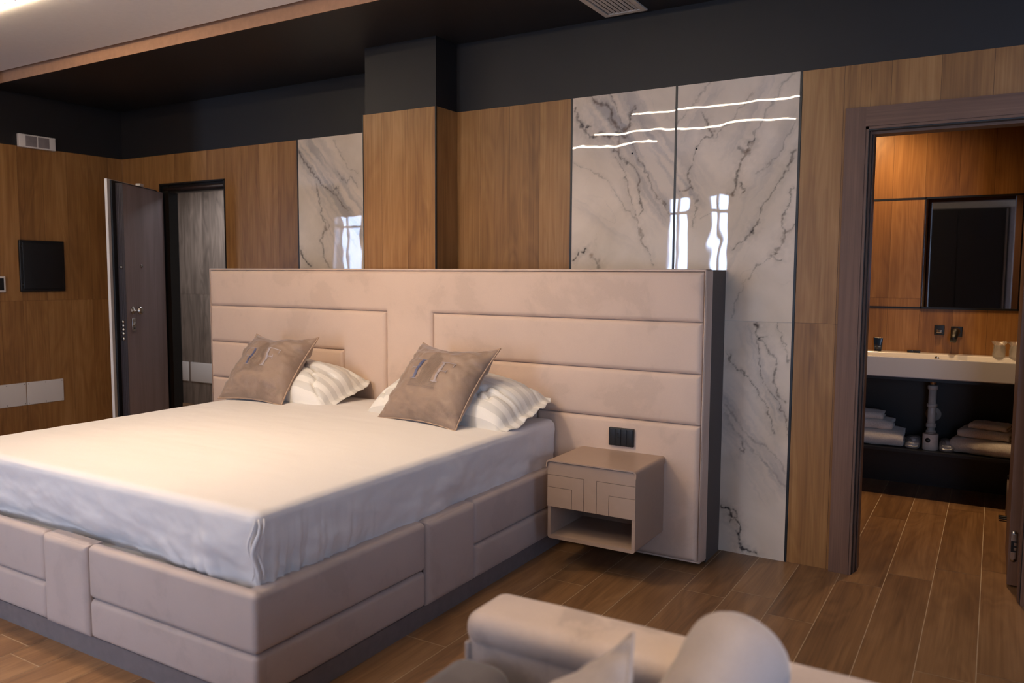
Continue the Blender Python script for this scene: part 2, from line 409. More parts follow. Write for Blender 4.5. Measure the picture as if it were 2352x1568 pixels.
# ---------------------------------------------------------------- the room shell
H = 2.80; HW = 2.865; WT = 2.40; YL = 0.256; YC = -0.2164; XL = -5.70
def cut(rect, holes):
    out = [rect]
    for h in holes:
        nx = []
        for a, b, c, d in out:
            if h[0] >= c or h[2] <= a or h[1] >= d or h[3] <= b: nx.append((a, b, c, d)); continue
            if h[0] > a: nx.append((a, b, h[0], d))
            if h[2] < c: nx.append((h[2], b, c, d))
            lo, hi = max(a, h[0]), min(c, h[2])
            if h[1] > b: nx.append((lo, b, hi, h[1]))
            if h[3] < d: nx.append((lo, h[3], hi, d))
        out = nx
    return out
def planks(g, fr, us, vcuts, holes=(), gap=0.0007, seam=1, depth=0.0012, rs=1):
    """fr(u,v,h); us plank borders, vcuts fn(column)->sorted cut list"""
    rr = random.Random(rs)
    for i in range(len(us)-1):
        vc = vcuts(i)
        for j in range(len(vc)-1):
            r = rr.random(); vo = rr.random()*5
            for a, b, c, d in cut((us[i], vc[j], us[i+1], vc[j+1]), holes):
                q = [(a+gap, b+gap), (c-gap, b+gap), (c-gap, d-gap), (a+gap, d-gap)]
                g.add([fr(x, y, 0) for x, y in q], [(0, 1, 2, 3)], 0, uv=[(x-us[i], y+vo) for x, y in q], rnd=r)
            for a, b, c, d in cut((us[i], vc[j], us[i+1], vc[j+1]), holes):
                g.add([fr(x, y, -depth) for x, y in ((a, b), (c, b), (c, d), (a, d))], [(0, 1, 2, 3)], seam)
def steps(a, b, org, p):
    k0 = math.floor((a-org)/p)+1; s = [a]
    x = org+k0*p
    while x < b-1e-4:
        if x > a+1e-3: s.append(x)
        x += p
    return s+[b]
def struct(name, g, mats, parent=None, attr=False):
    o = mesh(name, g, mats, parent, attr=attr)
    if parent is None: o['kind'] = 'structure'
    return o
fy = lambda y: (lambda u, v, h: (u, y-h, v))       # plane facing -y
ID = lambda i: [0.0, 1.2, 2.4]
# floor
PITCH_F = 0.1945; X0F = 0.0745
known = {-5: -0.818, -3: -0.407, -2: -0.614, -1: -0.508, 0: -0.686, 2: 0.101, 3: 0.295, 4: 0.392}
fxs = [X0F+PITCH_F*k for k in range(-48, 17)]
rf = random.Random(3); joints = {k: known.get(k, rf.random()*1.2) for k in range(-48, 17)}
def fcuts(i):
    j = joints[i-48]; j = j-1.2*math.ceil((j+5.6)/1.2)+1.2
    s = [-5.6]; 
    while j < 2.05:
        if j > -5.58: s.append(j)
        j += 1.2
    return s+[2.05]
g = G(); planks(g, lambda u, v, h: (u, v, h), fxs, fcuts, gap=0.0016, rs=4)
g.box((-9.3, -5.7, -0.12), (3.3, 2.15, -0.004), 2)
struct('floor', g, ['floor', 'grout', 'beige'], attr=True)
cx0, cx1 = -2.546, -1.994
# back wall, right portion with the bathroom doorway
DX0, DX1, DZ = 0.330, 0.985, 2.105
g = G(); hole = [(DX0-0.015, 0, DX1+0.05, DZ+0.01)]
us = [cx1+0.0002]+[x for x in (-1.8204, -1.6204, -1.4204)]+[-1.2197]
planks(g, fy(0), us, ID, rs=11)
us = [0.012, 0.2]+[0.2+0.2*k for k in range(1, 16)]
planks(g, fy(0), us, ID, holes=hole, rs=12)
for a, b, c, d in cut((-2.6, 0, XR, WT), hole): g.box((a, 0.004, b), (c, 0.10, d), 2)
g.box((-2.6, 0.006, WT), (XR, 0.10, H+0.1), 3)
# recessed left portion with the entrance doorway
EX0, EX1, EZ = -5.20, -4.390, 2.165
eh = [(EX0, 0, EX1, EZ)]
us = steps(XL, -3.600, -3.60, 0.2)
planks(g, fy(YL), us, ID, holes=eh, rs=13)
for a, b, c, d in cut((XL-0.1, 0, -2.5, WT), eh): g.box((a, YL+0.004, b), (c, YL+0.10, d), 2)
g.box((XL-0.1, YL+0.006, WT), (-2.5, YL+0.10, H+0.1), 3)
wb = struct('wall_back', g, ['wall', 'seam', 'beige', 'paint'], attr=True)
# column: cladding stands proud of the dark upper part
g = G()
cx0, cx1 = -2.546, -1.994
planks(g, fy(YC), [cx0, -2.4, -2.2, cx1], ID, rs=14)
planks(g, lambda u, v, h: (cx1+0.004+h, u, v), [YC+0.004, 0.0], ID, rs=15)
planks(g, lambda u, v, h: (cx0-h, -u, v), [-YL, -YC], ID, rs=16)
g.box((cx0+0.003, YC+0.003, 0), (cx1+0.001, YL+0.05, WT), 2)
g.box((cx0+0.010, YC+0.010, WT), (cx1-0.004, YL+0.05, H+0.05), 3)
g.box((cx1-0.004, YC-0.002, 0), (cx1+0.006, YC+0.006, WT), 4)
g.box((cx0-0.004, YC-0.002, 0), (cx0+0.002, YC+0.006, WT), 4)
struct('wall_column', g, ['wall', 'seam', 'beige', 'paint', 'black'], attr=True)
# black metal edging strips between claddings
g = G()
for x, y in ((-1.2157, 0), (-0.6122, 0), (0.006, 0)): g.box((x-0.0055, y-0.003, 0), (x+0.0055, y+0.003, WT))
for x in (-3.5935,): g.box((x-0.0055, YL-0.003, 0), (x+0.0055, YL+0.003, WT))
struct('trim_1', g, 'black')
# left wall
g = G()
planks(g, lambda u, v, h: (XL+h, u, v), [-1.3, -1.19, -0.99, -0.79, -0.627, -0.434, -0.24, -0.056, 0.12, YL], ID, rs=17)
g.box((XL-0.12, -1.3, 0), (XL-0.003, YL+0.1, WT), 2)
g.box((XL-0.12, -1.3, WT), (XL-0.005, YL+0.1, H+0.1), 3)
g.box((-9.2, -1.3, 0), (XL-0.003, -1.2, 3.0), 2)
struct('wall_left', g, ['wall', 'seam', 'beige', 'paint'], attr=True)
# walls the camera does not face
g = G(); g.box((-9.3, -5.7, 0), (-9.2, -1.2, 3.0), 0); struct('wall_far_left', g, 'beige')
g = G()
for a, b, c, d in cut((-9.2, 0, XR, 3.0), [(p, 0.25, q, 2.41) for p, q in WINS]): g.box((a, YW-0.1, b), (c, YW, d), 0)
struct('wall_front', g, 'beige')
g = G()
for a, b, c, d in cut((-5.7, 0, 0.1, 3.0), [(-4.3, 0.25, -2.9, 2.41)]): g.box((XR, a, b), (XR+0.1, c, d), 0)
struct('wall_right', g, 'beige')
def window(n, c, axis, w, z0=0.25, z1=2.41):
    """framed window with mullion and transom; c is the centre on the wall"""
    r = root('window_%d' % n, (c[0], c[1], z0), kind='structure')
    def bx(g, a, b, d0, d1, e, f):
        if axis == 'y': g.box((c[0]+a, c[1]+d0, e), (c[0]+b, c[1]+d1, f))
        else: g.box((c[0]+d0, c[1]+a, e), (c[0]+d1, c[1]+b, f))
    g = G(); t = 0.035
    bx(g, -w/2, -w/2+t, -.03, .03, z0, z1); bx(g, w/2-t, w/2, -.03, .03, z0, z1)
    bx(g, -w/2, w/2, -.03, .03, z0, z0+t); bx(g, -w/2, w/2, -.03, .03, z1-t, z1)
    bx(g, -.012, .012, -.03, .03, z0, z1); bx(g, -w/2, w/2, -.02, .02, 2.19, 2.225)
    mesh('window_frame', g, 'pvcwin', r)
    g = G(); bx(g, -w/2+t, w/2-t, -.004, .004, z0+t, z1-t); mesh('pane', g, 'glass', r)
for i, (a, b) in enumerate(WINS): window(i+1, ((a+b)/2, YW-0.05), 'y', b-a)
window(5, (XR+0.05, -3.6), 'x', 1.4)
# ceilings
g = G(); g.box((XL-0.1, -0.84, H), (XR, YL+0.1, H+0.02)); struct('ceiling_soffit', g, 'paint')
g = G(); g.box((-9.2, -0.845, H-0.001), (XR, -0.84, H+0.20)); struct('trim_2', g, 'fascia')
g = G(); g.box((-9.2, YW, HW), (XR, -0.885, HW+0.03)); g.box((-9.3, YW-.1, 3.0), (XR+.1, -0.7, 3.05)); struct('ceiling', g, 'white')
g = G(); g.box((-9.2, -1.3, H), (XL-0.1, -0.84, HW+0.05)); struct('ceiling_left', g, 'white')
# recessed led lines
LEDS = [(-4.6, -3.3, -1.64), (-2.0, -0.48, -2.75), (-2.78, -0.77, -3.64), (-5.2, -2.36, -4.27)]
LL = ['warm linear ceiling light visible at the top left corner of the photo',
      'warm linear ceiling light mirrored as the highest bright line in the marble',
      'warm linear ceiling light mirrored as the middle bright line in the marble',
      'warm linear ceiling light mirrored as the lowest bright line in the marble']
for (a, b, y), lb in zip(LEDS, LL):
    r = root('linear_light', ((a+b)/2, y, HW), lb, 'ceiling light', 'warm line lights in the white ceiling')
    g = G(); g.box((a, y-0.006, HW-0.010), (b, y+0.006, HW-0.0005)); mesh('diffuser', g, 'led', r)
    g = G(); g.box((a-.006, y-0.014, HW-0.002), (b+.006, y-0.009, HW)); g.box((a-.006, y+0.009, HW-0.002), (b+.006, y+0.014, HW)); mesh('profile', g, 'white', r)
# marble slabs
VEINS_R = [([(-1.132,2.411),(-1.071,2.369),(-1.023,2.349),(-0.991,2.311),(-0.983,2.268),(-0.95,2.215),(-0.911,2.191),(-0.873,2.209),(-0.867,2.278),(-0.837,2.31)],0.016,0.75,0.5),([(-1.002,2.262),(-0.966,2.224),(-0.934,2.186),(-0.926,2.143),(-0.94,2.073)],0.014,0.5,0.8),([(-1.196,2.338),(-1.175,2.278),(-1.133,2.224),(-1.092,2.192),(-1.037,2.194),(-0.981,2.168),(-0.926,2.178),(-0.887,2.154)],0.014,0.8,0.6),([(-1.129,2.231),(-1.101,2.236)],0.01,1,0.1),([(-1.0,2.397),(-0.952,2.321),(-0.903,2.19),(-0.856,2.116),(-0.794,2.028),(-0.746,1.913),(-0.7,1.849),(-0.655,1.805),(-0.632,1.742)],0.007,0.55,0.2),([(-0.964,2.103),(-0.94,2.066),(-0.87,2.033),(-0.839,2.01),(-0.815,1.952),(-0.81,1.882),(-0.793,1.811),(-0.781,1.768),(-0.799,1.733)],0.008,0.65,0.3),([(-0.955,2.06),(-0.907,1.986),(-0.867,1.884),(-0.834,1.777),(-0.802,1.684),(-0.778,1.606),(-0.739,1.541),(-0.722,1.471)],0.006,0.5,0.4),([(-0.787,1.669),(-0.774,1.591),(-0.738,1.527)],0.01,0.5,0.4),([(-1.205,2.055),(-1.139,2.014),(-1.057,1.988),(-0.993,1.934),(-0.945,1.881),(-0.896,1.801),(-0.818,1.713)],0.006,0.35,0.1),([(-1.198,1.501),(-1.165,1.545),(-1.124,1.567)],0.01,0.9,0.1),([(-1.099,1.537),(-1.05,1.5),(-1.041,1.471)],0.016,0.5,1),([(-0.596,2.212),(-0.551,2.268),(-0.497,2.329),(-0.457,2.385),(-0.443,2.399)],0.012,0.35,0.1),([(-0.474,2.241),(-0.469,2.2),(-0.444,2.151),(-0.409,2.122),(-0.436,2.118),(-0.484,2.108),(-0.504,2.076),(-0.517,2.016),(-0.537,1.977),(-0.543,1.923),(-0.528,1.888),(-0.513,1.867),(-0.556,1.859),(-0.591,1.864)],0.007,0.65,0.2),([(-0.465,2.193),(-0.444,2.151),(-0.416,2.126)],0.016,0.7,0.5),([(-0.215,2.319),(-0.252,2.265),(-0.291,2.243),(-0.316,2.193),(-0.375,2.152),(-0.402,2.115)],0.008,0.4,0.3),([(-0.028,2.392),(-0.076,2.354),(-0.124,2.277),(-0.16,2.217),(-0.178,2.174),(-0.209,2.125),(-0.22,2.074)],0.01,0.4,0.1),([(-0.22,2.074),(-0.245,2.037),(-0.264,1.999),(-0.282,1.948),(-0.291,1.889),(-0.286,1.856),(-0.312,1.831)],0.013,0.7,0.5),([(-0.272,2.059),(-0.259,2.038),(-0.232,2.023)],0.02,0.5,0.4),([(-0.233,2.062),(-0.214,2.087)],0.012,0.95,0.1),([(-0.274,1.889),(-0.253,1.861),(-0.233,1.854),(-0.246,1.835)],0.008,0.7,0.3),([(-0.014,2.159),(-0.067,2.069),(-0.096,2.001),(-0.152,1.96),(-0.19,1.93)],0.007,0.35,0.1),([(-0.009,2.033),(-0.063,1.948),(-0.098,1.879),(-0.122,1.809),(-0.158,1.752),(-0.183,1.694),(-0.221,1.643),(-0.259,1.597),(-0.305,1.571),(-0.315,1.561)],0.008,0.6,0.1),([(-0.208,1.662),(-0.224,1.64)],0.014,0.8,0.0),([(-0.004,1.868),(-0.021,1.824),(-0.032,1.767),(-0.049,1.71),(-0.041,1.665),(-0.027,1.632)],0.006,0.6,0.1),([(-0.001,1.676),(-0.028,1.645),(-0.039,1.613),(-0.076,1.575),(-0.088,1.562)],0.014,0.55,0.7),([(-0.075,1.555),(-0.113,1.543),(-0.087,1.51),(-0.061,1.516)],0.008,0.7,0.3),([(-0.076,1.568),(-0.138,1.51),(-0.176,1.477),(-0.194,1.431)],0.005,0.5,0.1),([(-0.491,1.826),(-0.493,1.758),(-0.509,1.704),(-0.515,1.677)],0.005,0.5,0.1),([(-0.474,1.72),(-0.426,1.735),(-0.399,1.761),(-0.326,1.838)],0.005,0.35,0.1),([(-0.173,1.489),(-0.206,1.418),(-0.245,1.357),(-0.313,1.212)],0.006,0.35,0.3)]
VEINS_RL = [([(-0.185,1.198),(-0.168,1.135),(-0.126,1.086),(-0.085,1.038),(-0.069,0.978),(-0.071,0.897),(-0.049,0.817),(-0.029,0.809)],0.008,0.6,0.2),([(-0.157,1.12),(-0.123,1.132)],0.006,0.9,0),([(-0.184,1.19),(-0.174,1.165)],0.016,0.8,0.1),([(-0.08,1.199),(-0.048,1.11),(-0.006,1.002)],0.005,0.5,0.3),([(-0.167,1.115),(-0.149,1.034),(-0.131,0.923),(-0.099,0.854),(-0.058,0.796),(-0.026,0.707),(0.001,0.629)],0.005,0.55,0.2),([(-0.318,1.025),(-0.291,0.995),(-0.243,0.946),(-0.191,0.898),(-0.149,0.84),(-0.106,0.761),(-0.073,0.641)],0.006,0.7,0.2),([(-0.301,0.984),(-0.292,1.021)],0.01,0.6,0.2),([(-0.316,0.763),(-0.235,0.676),(-0.182,0.598),(-0.12,0.574),(-0.049,0.531),(0.002,0.455)],0.012,0.35,0.1),([(-0.315,0.731),(-0.255,0.632),(-0.191,0.555),(-0.139,0.51),(-0.077,0.455),(-0.005,0.382)],0.014,0.3,0.1),([(-0.228,0.588),(-0.226,0.53),(-0.252,0.548)],0.007,0.6,0.3),([(-0.319,0.247),(-0.285,0.225),(-0.273,0.184),(-0.246,0.146),(-0.233,0.073),(-0.222,0.027),(-0.175,0.02),(-0.144,0.015)],0.011,0.95,0.1),([(-0.264,0.228),(-0.252,0.188),(-0.283,0.161)],0.01,0.7,0.2)]
VEINS_L = [([(-3.582,2.332),(-3.509,2.226),(-3.441,2.13),(-3.35,2.067),(-3.261,2.013),(-3.173,1.943),(-3.108,1.875)],0.012,0.6,0.1),([(-3.419,2.07),(-3.387,1.969),(-3.355,1.851),(-3.322,1.766),(-3.381,1.667),(-3.337,1.548),(-3.293,1.481)],0.012,0.55,0.4),([(-3.355,1.851),(-3.288,1.782),(-3.322,1.741)],0.008,0.5,0.8),([(-3.582,1.602),(-3.548,1.533),(-3.478,1.481)],0.012,0.8,0),([(-3.192,2.14),(-3.127,2.055),(-3.094,2.102),(-3.019,2.034)],0.008,0.45,0.1),([(-3.232,2.371),(-3.104,2.168),(-3.018,2.114)],0.006,0.35,0.1),([(-3.261,2.013),(-3.193,2.042),(-3.217,1.961)],0.008,0.5,0.1)]

def marble(name, x0, x1, z0, z1, y, veins, seed, cloud, parent):
    st = 0.0045; nx = int((x1-x0)/st)+1; nz = int((z1-z0)/st)+1
    xs = np.linspace(x0, x1, nx); zs = np.linspace(z0, z1, nz); X, Z = np.meshgrid(xs, zs)
    wx = X+0.012*fbm(X*9, Z*9, seed)+0.008*fbm(X*40, Z*40, seed+2); wz = Z+0.012*fbm(X*9, Z*9, seed+5)+0.008*fbm(X*40, Z*40, seed+7)
    D = np.zeros_like(X); Bn = np.zeros_like(X)
    rough = 0.5+0.5*np.clip(fbm(X*60, Z*60, seed+11, 3)+.3, -1, 1)
    for pts, w, s, br in veins:
        for (ax, az), (bx, bz) in zip(pts[:-1], pts[1:]):
            dx, dz = bx-ax, bz-az; l2 = dx*dx+dz*dz+1e-9
            t = np.clip(((wx-ax)*dx+(wz-az)*dz)/l2, 0, 1)
            d = np.hypot(wx-ax-t*dx, wz-az-t*dz)
            k = w*0.95*(0.2+1.25*rough)
            e = s*np.exp(-(d/np.maximum(k*0.45, .0014))**2)*(0.45+0.55*rough)+0.22*s*np.exp(-(d/(k*2.6))**2)
            Bn = np.where(e > D, br*np.clip(0.4+fbm(X*14, Z*14, seed+31, 2), 0, 1), Bn); D = np.maximum(D, e)
    # streaks running with the grain inside cloudy regions
    C = np.zeros_like(X)
    for (ax, az, bx, bz, w, s) in cloud:
        dx, dz = bx-ax, bz-az; L_ = math.hypot(dx, dz); ux, uz = dx/L_, dz/L_
        al = ((wx-ax)*ux+(wz-az)*uz); ac = -(wx-ax)*uz+(wz-az)*ux
        m = np.exp(-(ac/w)**2)*np.clip((al+.05)/.1, 0, 1)*np.clip((L_-al+.05)/.1, 0, 1)
        stv = np.clip(0.5+0.9*fbm(ac*38, al*2.5, seed+3, 4), 0, 1)
        C = np.maximum(C, s*m*(0.25+0.75*stv)); D = np.maximum(D, s*0.35*m*np.clip(stv-0.8, 0, 1)*2.0)
    C = np.maximum(C*0.95, 0.10*np.clip(fbm(X*3+Z*1.5, Z*4, seed+8), 0, 1))
    thin = np.abs(fbm(X*2.2+Z*1.4, Z*1.6-X*.8, seed+40, 5)); D = np.maximum(D, 0.13*np.exp(-(thin/.010)**2)*np.clip(fbm(X*3, Z*3, seed+50)+.1, 0, 1))
    vid = np.arange(nx*nz).reshape(nz, nx)
    F = np.stack([vid[:-1, :-1], vid[:-1, 1:], vid[1:, 1:], vid[1:, :-1]], -1).reshape(-1, 4)
    V = np.stack([X, np.full_like(X, y), Z], -1).reshape(-1, 3)
    me = bpy.data.meshes.new(name); me.from_pydata(V.tolist(), [], F.tolist())
    # slab edges and back
    at = me.color_attributes.new('vein', 'FLOAT_COLOR', 'POINT')
    col = np.stack([np.clip(D, 0, 1), np.clip(C, 0, 1), np.clip(Bn, 0, 1), np.ones_like(D)], -1).reshape(-1)
    at.data.foreach_set('color', col.astype(np.float32))
    me.materials.append(MT['marble']); me.update()
    o = bpy.data.objects.new(name, me); COL.objects.link(o); o.parent = parent
    return o
CR = [(-1.03, 2.42, -0.55, 1.75, 0.17, 0.75), (-0.62, 2.1, -0.40, 2.42, 0.07, 0.4), (-0.10, 2.42, -0.35, 1.95, 0.05, 0.45), (0.02, 2.2, -0.42, 1.35, 0.07, 0.42), (-1.2, 1.85, -0.75, 1.55, 0.05, 0.3), (-.9, 2.0, -.72, 1.45, 0.05, .25)]
CL = [(-0.35, 0.85, 0.0, 0.35, 0.10, 0.5), (-0.22, 1.2, -0.05, 0.7, 0.05, 0.5), (-0.33, 0.7, -0.1, 0.3, 0.06, 0.35)]
marble('marble_panel', -1.2102, -0.6177, 1.2, WT, -0.0005, VEINS_R, 3, CR, wb)
marble('marble_panel', -0.6067, 0.0005, 1.2, WT, -0.0005, VEINS_R, 3, CR, wb)
marble('marble_panel', -0.62, 0.0005, 0.0, 1.1985, -0.0005, VEINS_RL, 21, CL, wb)
marble('marble_panel', -3.588, -2.550, 1.2, WT, YL-0.0005, VEINS_L, 33, [(-3.55, 2.4, -2.95, 1.7, 0.16, 0.6), (-3.3, 1.8, -3.0, 1.3, .06, .4)], wb)
# small fixing holes in the marble
g = G()
for x, z in ((-0.853, 2.075), (-0.500, 2.073)): g.lathe((x, -0.002, z), [(0.005, 0), (0.005, 0.0012)], 12, 'y')
mesh('fixing_hole', g, 'black', wb)

# ---------------------------------------------------------------- bathroom shell
BY = 2.05
g = G()
planks(g, fy(BY), steps(-0.9, 2.6, 0.01, 0.2), lambda i: [0, 1.28, 2.55], rs=41)
g.box((-0.9, BY+0.003, 0), (2.6, BY+0.1, 2.6), 2)
struct('wall_bathroom_back', g, ['wall', 'seam', 'beige'], attr=True)
g = G()
planks(g, lambda u, v, h: (-0.9+h, u, v), steps(0.10, BY, 0.1, 0.2), ID, rs=42); g.box((-1.0, 0.1, 0), (-0.903, BY, 2.6), 2)
struct('wall_bathroom_left', g, ['wall', 'seam', 'beige'], attr=True)
g = G(); g.box((2.6, 0.1, 0), (2.7, BY, 2.6)); struct('wall_bathroom_right', g, 'beige')
g = G(); g.box((-1.0, 0.1, 2.55), (2.7, BY+.1, 2.62)); struct('ceiling_bathroom', g, 'beige')
g = G(); g.box((-0.9, BY-0.004, 1.210), (0.414, BY+0.004, 1.222)); g.box((-0.9, BY-0.004, 1.948), (0.414, BY+.004, 1.960)); struct('trim_3', g, 'black')
# hallway beyond the entrance door
g = G()
planks(g, fy(1.6), steps(-8.4, -3.9, -6.78, 0.2), lambda i: [0, 1.2, 2.4], rs=43)
g.box((-8.4, 1.603, 0), (-3.9, 1.7, 2.5), 2); g.box((-6.786, 1.594, 0), (-6.770, 1.602, 2.4), 3)
g.box((-3.9, YL+.1, 0), (-3.8, 1.7, 2.5), 2); g.box((-8.5, YL+.1, 0), (-8.4, 1.7, 2.5), 2); g.box((-8.4, YL+.09, 0), (XL-.1, YL+.1, 2.5), 2)
struct('wall_hallway', g, ['hall', 'seam', 'beige', 'black'], attr=True)
g = G(); g.box((-8.5, YL+.1, 2.42), (-3.8, 1.7, 2.5)); struct('ceiling_hallway', g, 'beige')

# ---------------------------------------------------------------- doors
# bathroom doorway
r = root('door_2', (0.65, 0.0, 0.0), kind='structure')
g = G(); g.box((0.213, -0.022, 0), (0.302, 0.001, 2.2), 0, 'z', .3); mesh('casing_left', g, ['frame'], r, attr=True)
g = G(); g.box((0.302, -0.024, 2.112), (1.20, 0.001, 2.2), 0, 'x', .6); g.box((0.212, -0.023, 2.1985), (0.302, .001, 2.2005), 0); mesh('casing_top', g, ['frame'], r, attr=True)
g = G(); g.box((1.012, -0.022, 0), (1.102, 0.001, 2.112), 0, 'z', .4); mesh('casing_right', g, ['frame'], r, attr=True)
g = G()
g.box((0.302, -0.016, 0), (0.314, 0.1, 2.112), 0, 'z', .2); g.box((0.3135, -0.014, 0), (0.317, 0.02, 2.10), 1)
g.box((0.314, 0.02, 0), (0.325, 0.12, 2.10), 0, 'z', .2); g.box((0.3245, 0.034, 0), (0.3275, 0.048, 2.095), 1); g.box((0.3245, 0.05, 0), (0.332, 0.12, 2.09), 0, 'z', .2)
g.box((0.302, -0.016, 2.100), (1.02, 0.12, 2.112), 0, 'x', .5); g.box((0.314, -0.012, 2.094), (1.004, 0.03, 2.101), 1); g.box((0.32, 0.03, 2.082), (1.004, 0.12, 2.098), 0, 'x', .4)
g.box((1.003, -0.016, 0), (1.014, 0.1, 2.10), 0, 'z', .3); g.box((1.000, -0.008, 0), (1.004, 0.01, 2.1), 1); g.box((0.993, 0.02, 0), (1.004, 0.12, 2.09), 0, 'z', .3)
mesh('jamb', g, ['frame', 'black'], r, attr=True)
g = G(); g.box((0.955, 0.205, 0.012), (0.998, 0.82, 2.08), 0, 'z', .35); lf = mesh('door_leaf', g, ['frame'], r, attr=True)
for zc in (0.195, 1.85):
    g = G(); V, F = rbox((0.962, 0.200, zc-0.06), (0.988, 0.2075, zc+0.06), 0.003); g.add(V, F, 0, True)
    g.lathe((0.975, 0.2045, zc+0.06), [(0.0129, -0.0035), (0.0129, 0.002)], 20, 'y'); g.lathe((0.975, 0.2045, zc-0.06), [(0.0129, -0.0035), (0.0129, 0.002)], 20, 'y')
    g.box((0.9635, 0.1985, zc-0.026), (0.9865, 0.202, zc+0.026), 1); g.box((0.9745, 0.1975, zc-0.018), (0.9850, 0.2, zc-0.004), 0); g.box((0.9745, 0.1975, zc+0.004), (0.9850, 0.2, zc+0.018), 0)
    mesh('hinge_plate', g, ['steel', 'black'], lf)
# entrance doorway
r = root('door_1', (-4.8, YL, 0), kind='structure')
g = G()
g.box((EX1-0.012, YL-0.004, 0), (EX1, YL+0.10, EZ)); g.box((EX0, YL-0.004, 0), (EX0+0.012, YL+0.10, EZ)); g.box((EX0, YL-0.004, EZ-0.012), (EX1, YL+0.10, EZ))
g.box((EX0+.01, YL+0.03, EZ-0.075), (EX1-.01, YL+0.10, EZ-0.01)); g.box((EX0+.01, YL+0.02, 0), (EX0+.088, YL+0.10, EZ))
mesh('door_frame', g, 'black', r)
g = G(); g.tube([(EX0+.02, YL+0.03, EZ-0.045), (EX1-.012, YL+0.03, EZ-0.045)], 0.016, 12); mesh('head_rail', g, 'edge', r)
# the leaf: local x from hinge to free end, local y thickness, z up; inside face at y=0 faces the camera
A = Vector((-5.13, 0.235, 0)); Bf = Vector((-4.770, -0.365, 0)); ang = math.atan2(Bf.y-A.y, Bf.x-A.x); LW = (Bf-A).length
ZT = 2.10
g = G(); g.box((0, -0.052, 0.01), (LW, 0, ZT-0.012), 0, 'z', .4)
leaf = mesh('door_leaf', g, ['leaf'], None, attr=True); leaf.parent = r
leaf.location = A-Vector((-4.8, YL, 0)); leaf.rotation_euler = (0, 0, ang)
WP.pop(leaf, None)
g = G(); g.box((-0.01, -0.066, 0.005), (LW+0.055, -0.0525, ZT+0.006)); mesh('seal', g, 'black', leaf)
g = G(); g.box((-0.01, -0.085, 0.0), (LW+0.095, -0.0665, ZT+0.012)); mesh('outer_cladding', g, 'plate', leaf)
g = G(); g.box((LW-.001, -0.0525, 0.009), (LW+.002, 0.001, ZT-0.011))
for y in (-0.046, -0.034, -0.022, -0.010): g.box((LW, y, 0.01), (LW+0.004, y+0.006, ZT-0.015), 0, 'z', .2)
mesh('edge_profile', g, 'edge', leaf)
for z, rr_ in ((1.055, .012), (1.025, .012), (0.995, .012), (0.965, .012), (0.925, .014), (1.465, .011)):
    g = G(); g.lathe((LW+0.003, -0.026, z), [(rr_, 0), (rr_, 0.008), (rr_*.8, 0.012)], 16, 'x'); mesh('lock_bolt', g, 'steel', leaf)
g = G(); g.lathe((LW-0.10, 0, 1.135), [(.030, 0), (.030, .006), (.026, .009), (.010, .011), (.009, .035), (.014, .042), (.027, .048), (.031, .058), (.028, .068), (.016, .074)], 24, 'y')
mesh('knob', g, 'steel', leaf)
g = G(); V, F = rbox((LW-0.125, -0.001, 0.975), (LW-0.075, 0.010, 1.075), 0.0049, 2); g.add(V, F, 0, True); g.lathe((LW-0.10, .009, 1.03), [(.014, 0), (.014, .006), (.011, .008)], 16, 'y'); g.lathe((LW-0.10, .009, 1.0), [(.006, 0), (.006, .004)], 12, 'y', 1)
mesh('lock_escutcheon', g, ['steel', 'black'], leaf)
g = G(); g.lathe((LW-0.27, 0, 1.475), [(.013, 0), (.013, .004), (.009, .007)], 18, 'y'); g.lathe((LW-0.27, 0.0055, 1.475), [(.006, 0), (.006, .002)], 12, 'y', 1)
mesh('peephole', g, ['steel', 'black'], leaf)
g = G(); g.box((0.24, -0.085, ZT+0.012), (0.30, -0.050, ZT+0.03)); mesh('closer_block', g, 'plate', leaf)

# ---------------------------------------------------------------- wall fittings
def plate(name, x, y0, y1, z0, z1, t, mats, base, label, cat, group=None):
    r = root(name, base, label, cat, group); return r
# white cover plates, left wall
for (a, b), lb in zip(((-0.628, -0.336), (-0.930, -0.634)), ('white blank cover plate low on the left wall, nearer the entrance door', 'white blank cover plate low on the left wall, cut by the photo edge')):
    r = root('cover_plate', (XL, (a+b)/2, 0.375), lb, 'cover plate', 'white cover plates on the left wall')
    V, F = rbox((XL, a, 0.375), (XL+0.006, b, 0.555), 0.0028); g = G().add(V, F, 0, True); mesh('plate', g, 'plate', r)
    for yy in (a+.012, (a+b)/2, b-.012):
        for zz in (0.388, 0.542):
            g = G(); g.lathe((XL+.0055, yy, zz), [(.0035, 0), (.0035, .0012)], 10, 'x'); mesh('screw', g, 'steel', r)
for (a, b), lb in zip(((-6.765, -6.66), (-6.625, -6.24)), ('narrow white cover plate in the hallway beyond the door', 'wide white cover plate in the hallway behind the headboard edge')):
    r = root('cover_plate', ((a+b)/2, 1.6, 0.25), lb, 'cover plate')
    V, F = rbox((a, 1.593, 0.25), (b, 1.5995, 0.46), 0.0028); g = G().add(V, F, 0, True); mesh('plate', g, 'plate', r)
    for xx in (a+.014, b-.014):
        for zz in (0.265, 0.445):
            g = G(); g.lathe((xx, 1.5935, zz), [(.0035, 0), (.0035, -.0012)], 10, 'y'); mesh('screw', g, 'steel', r)
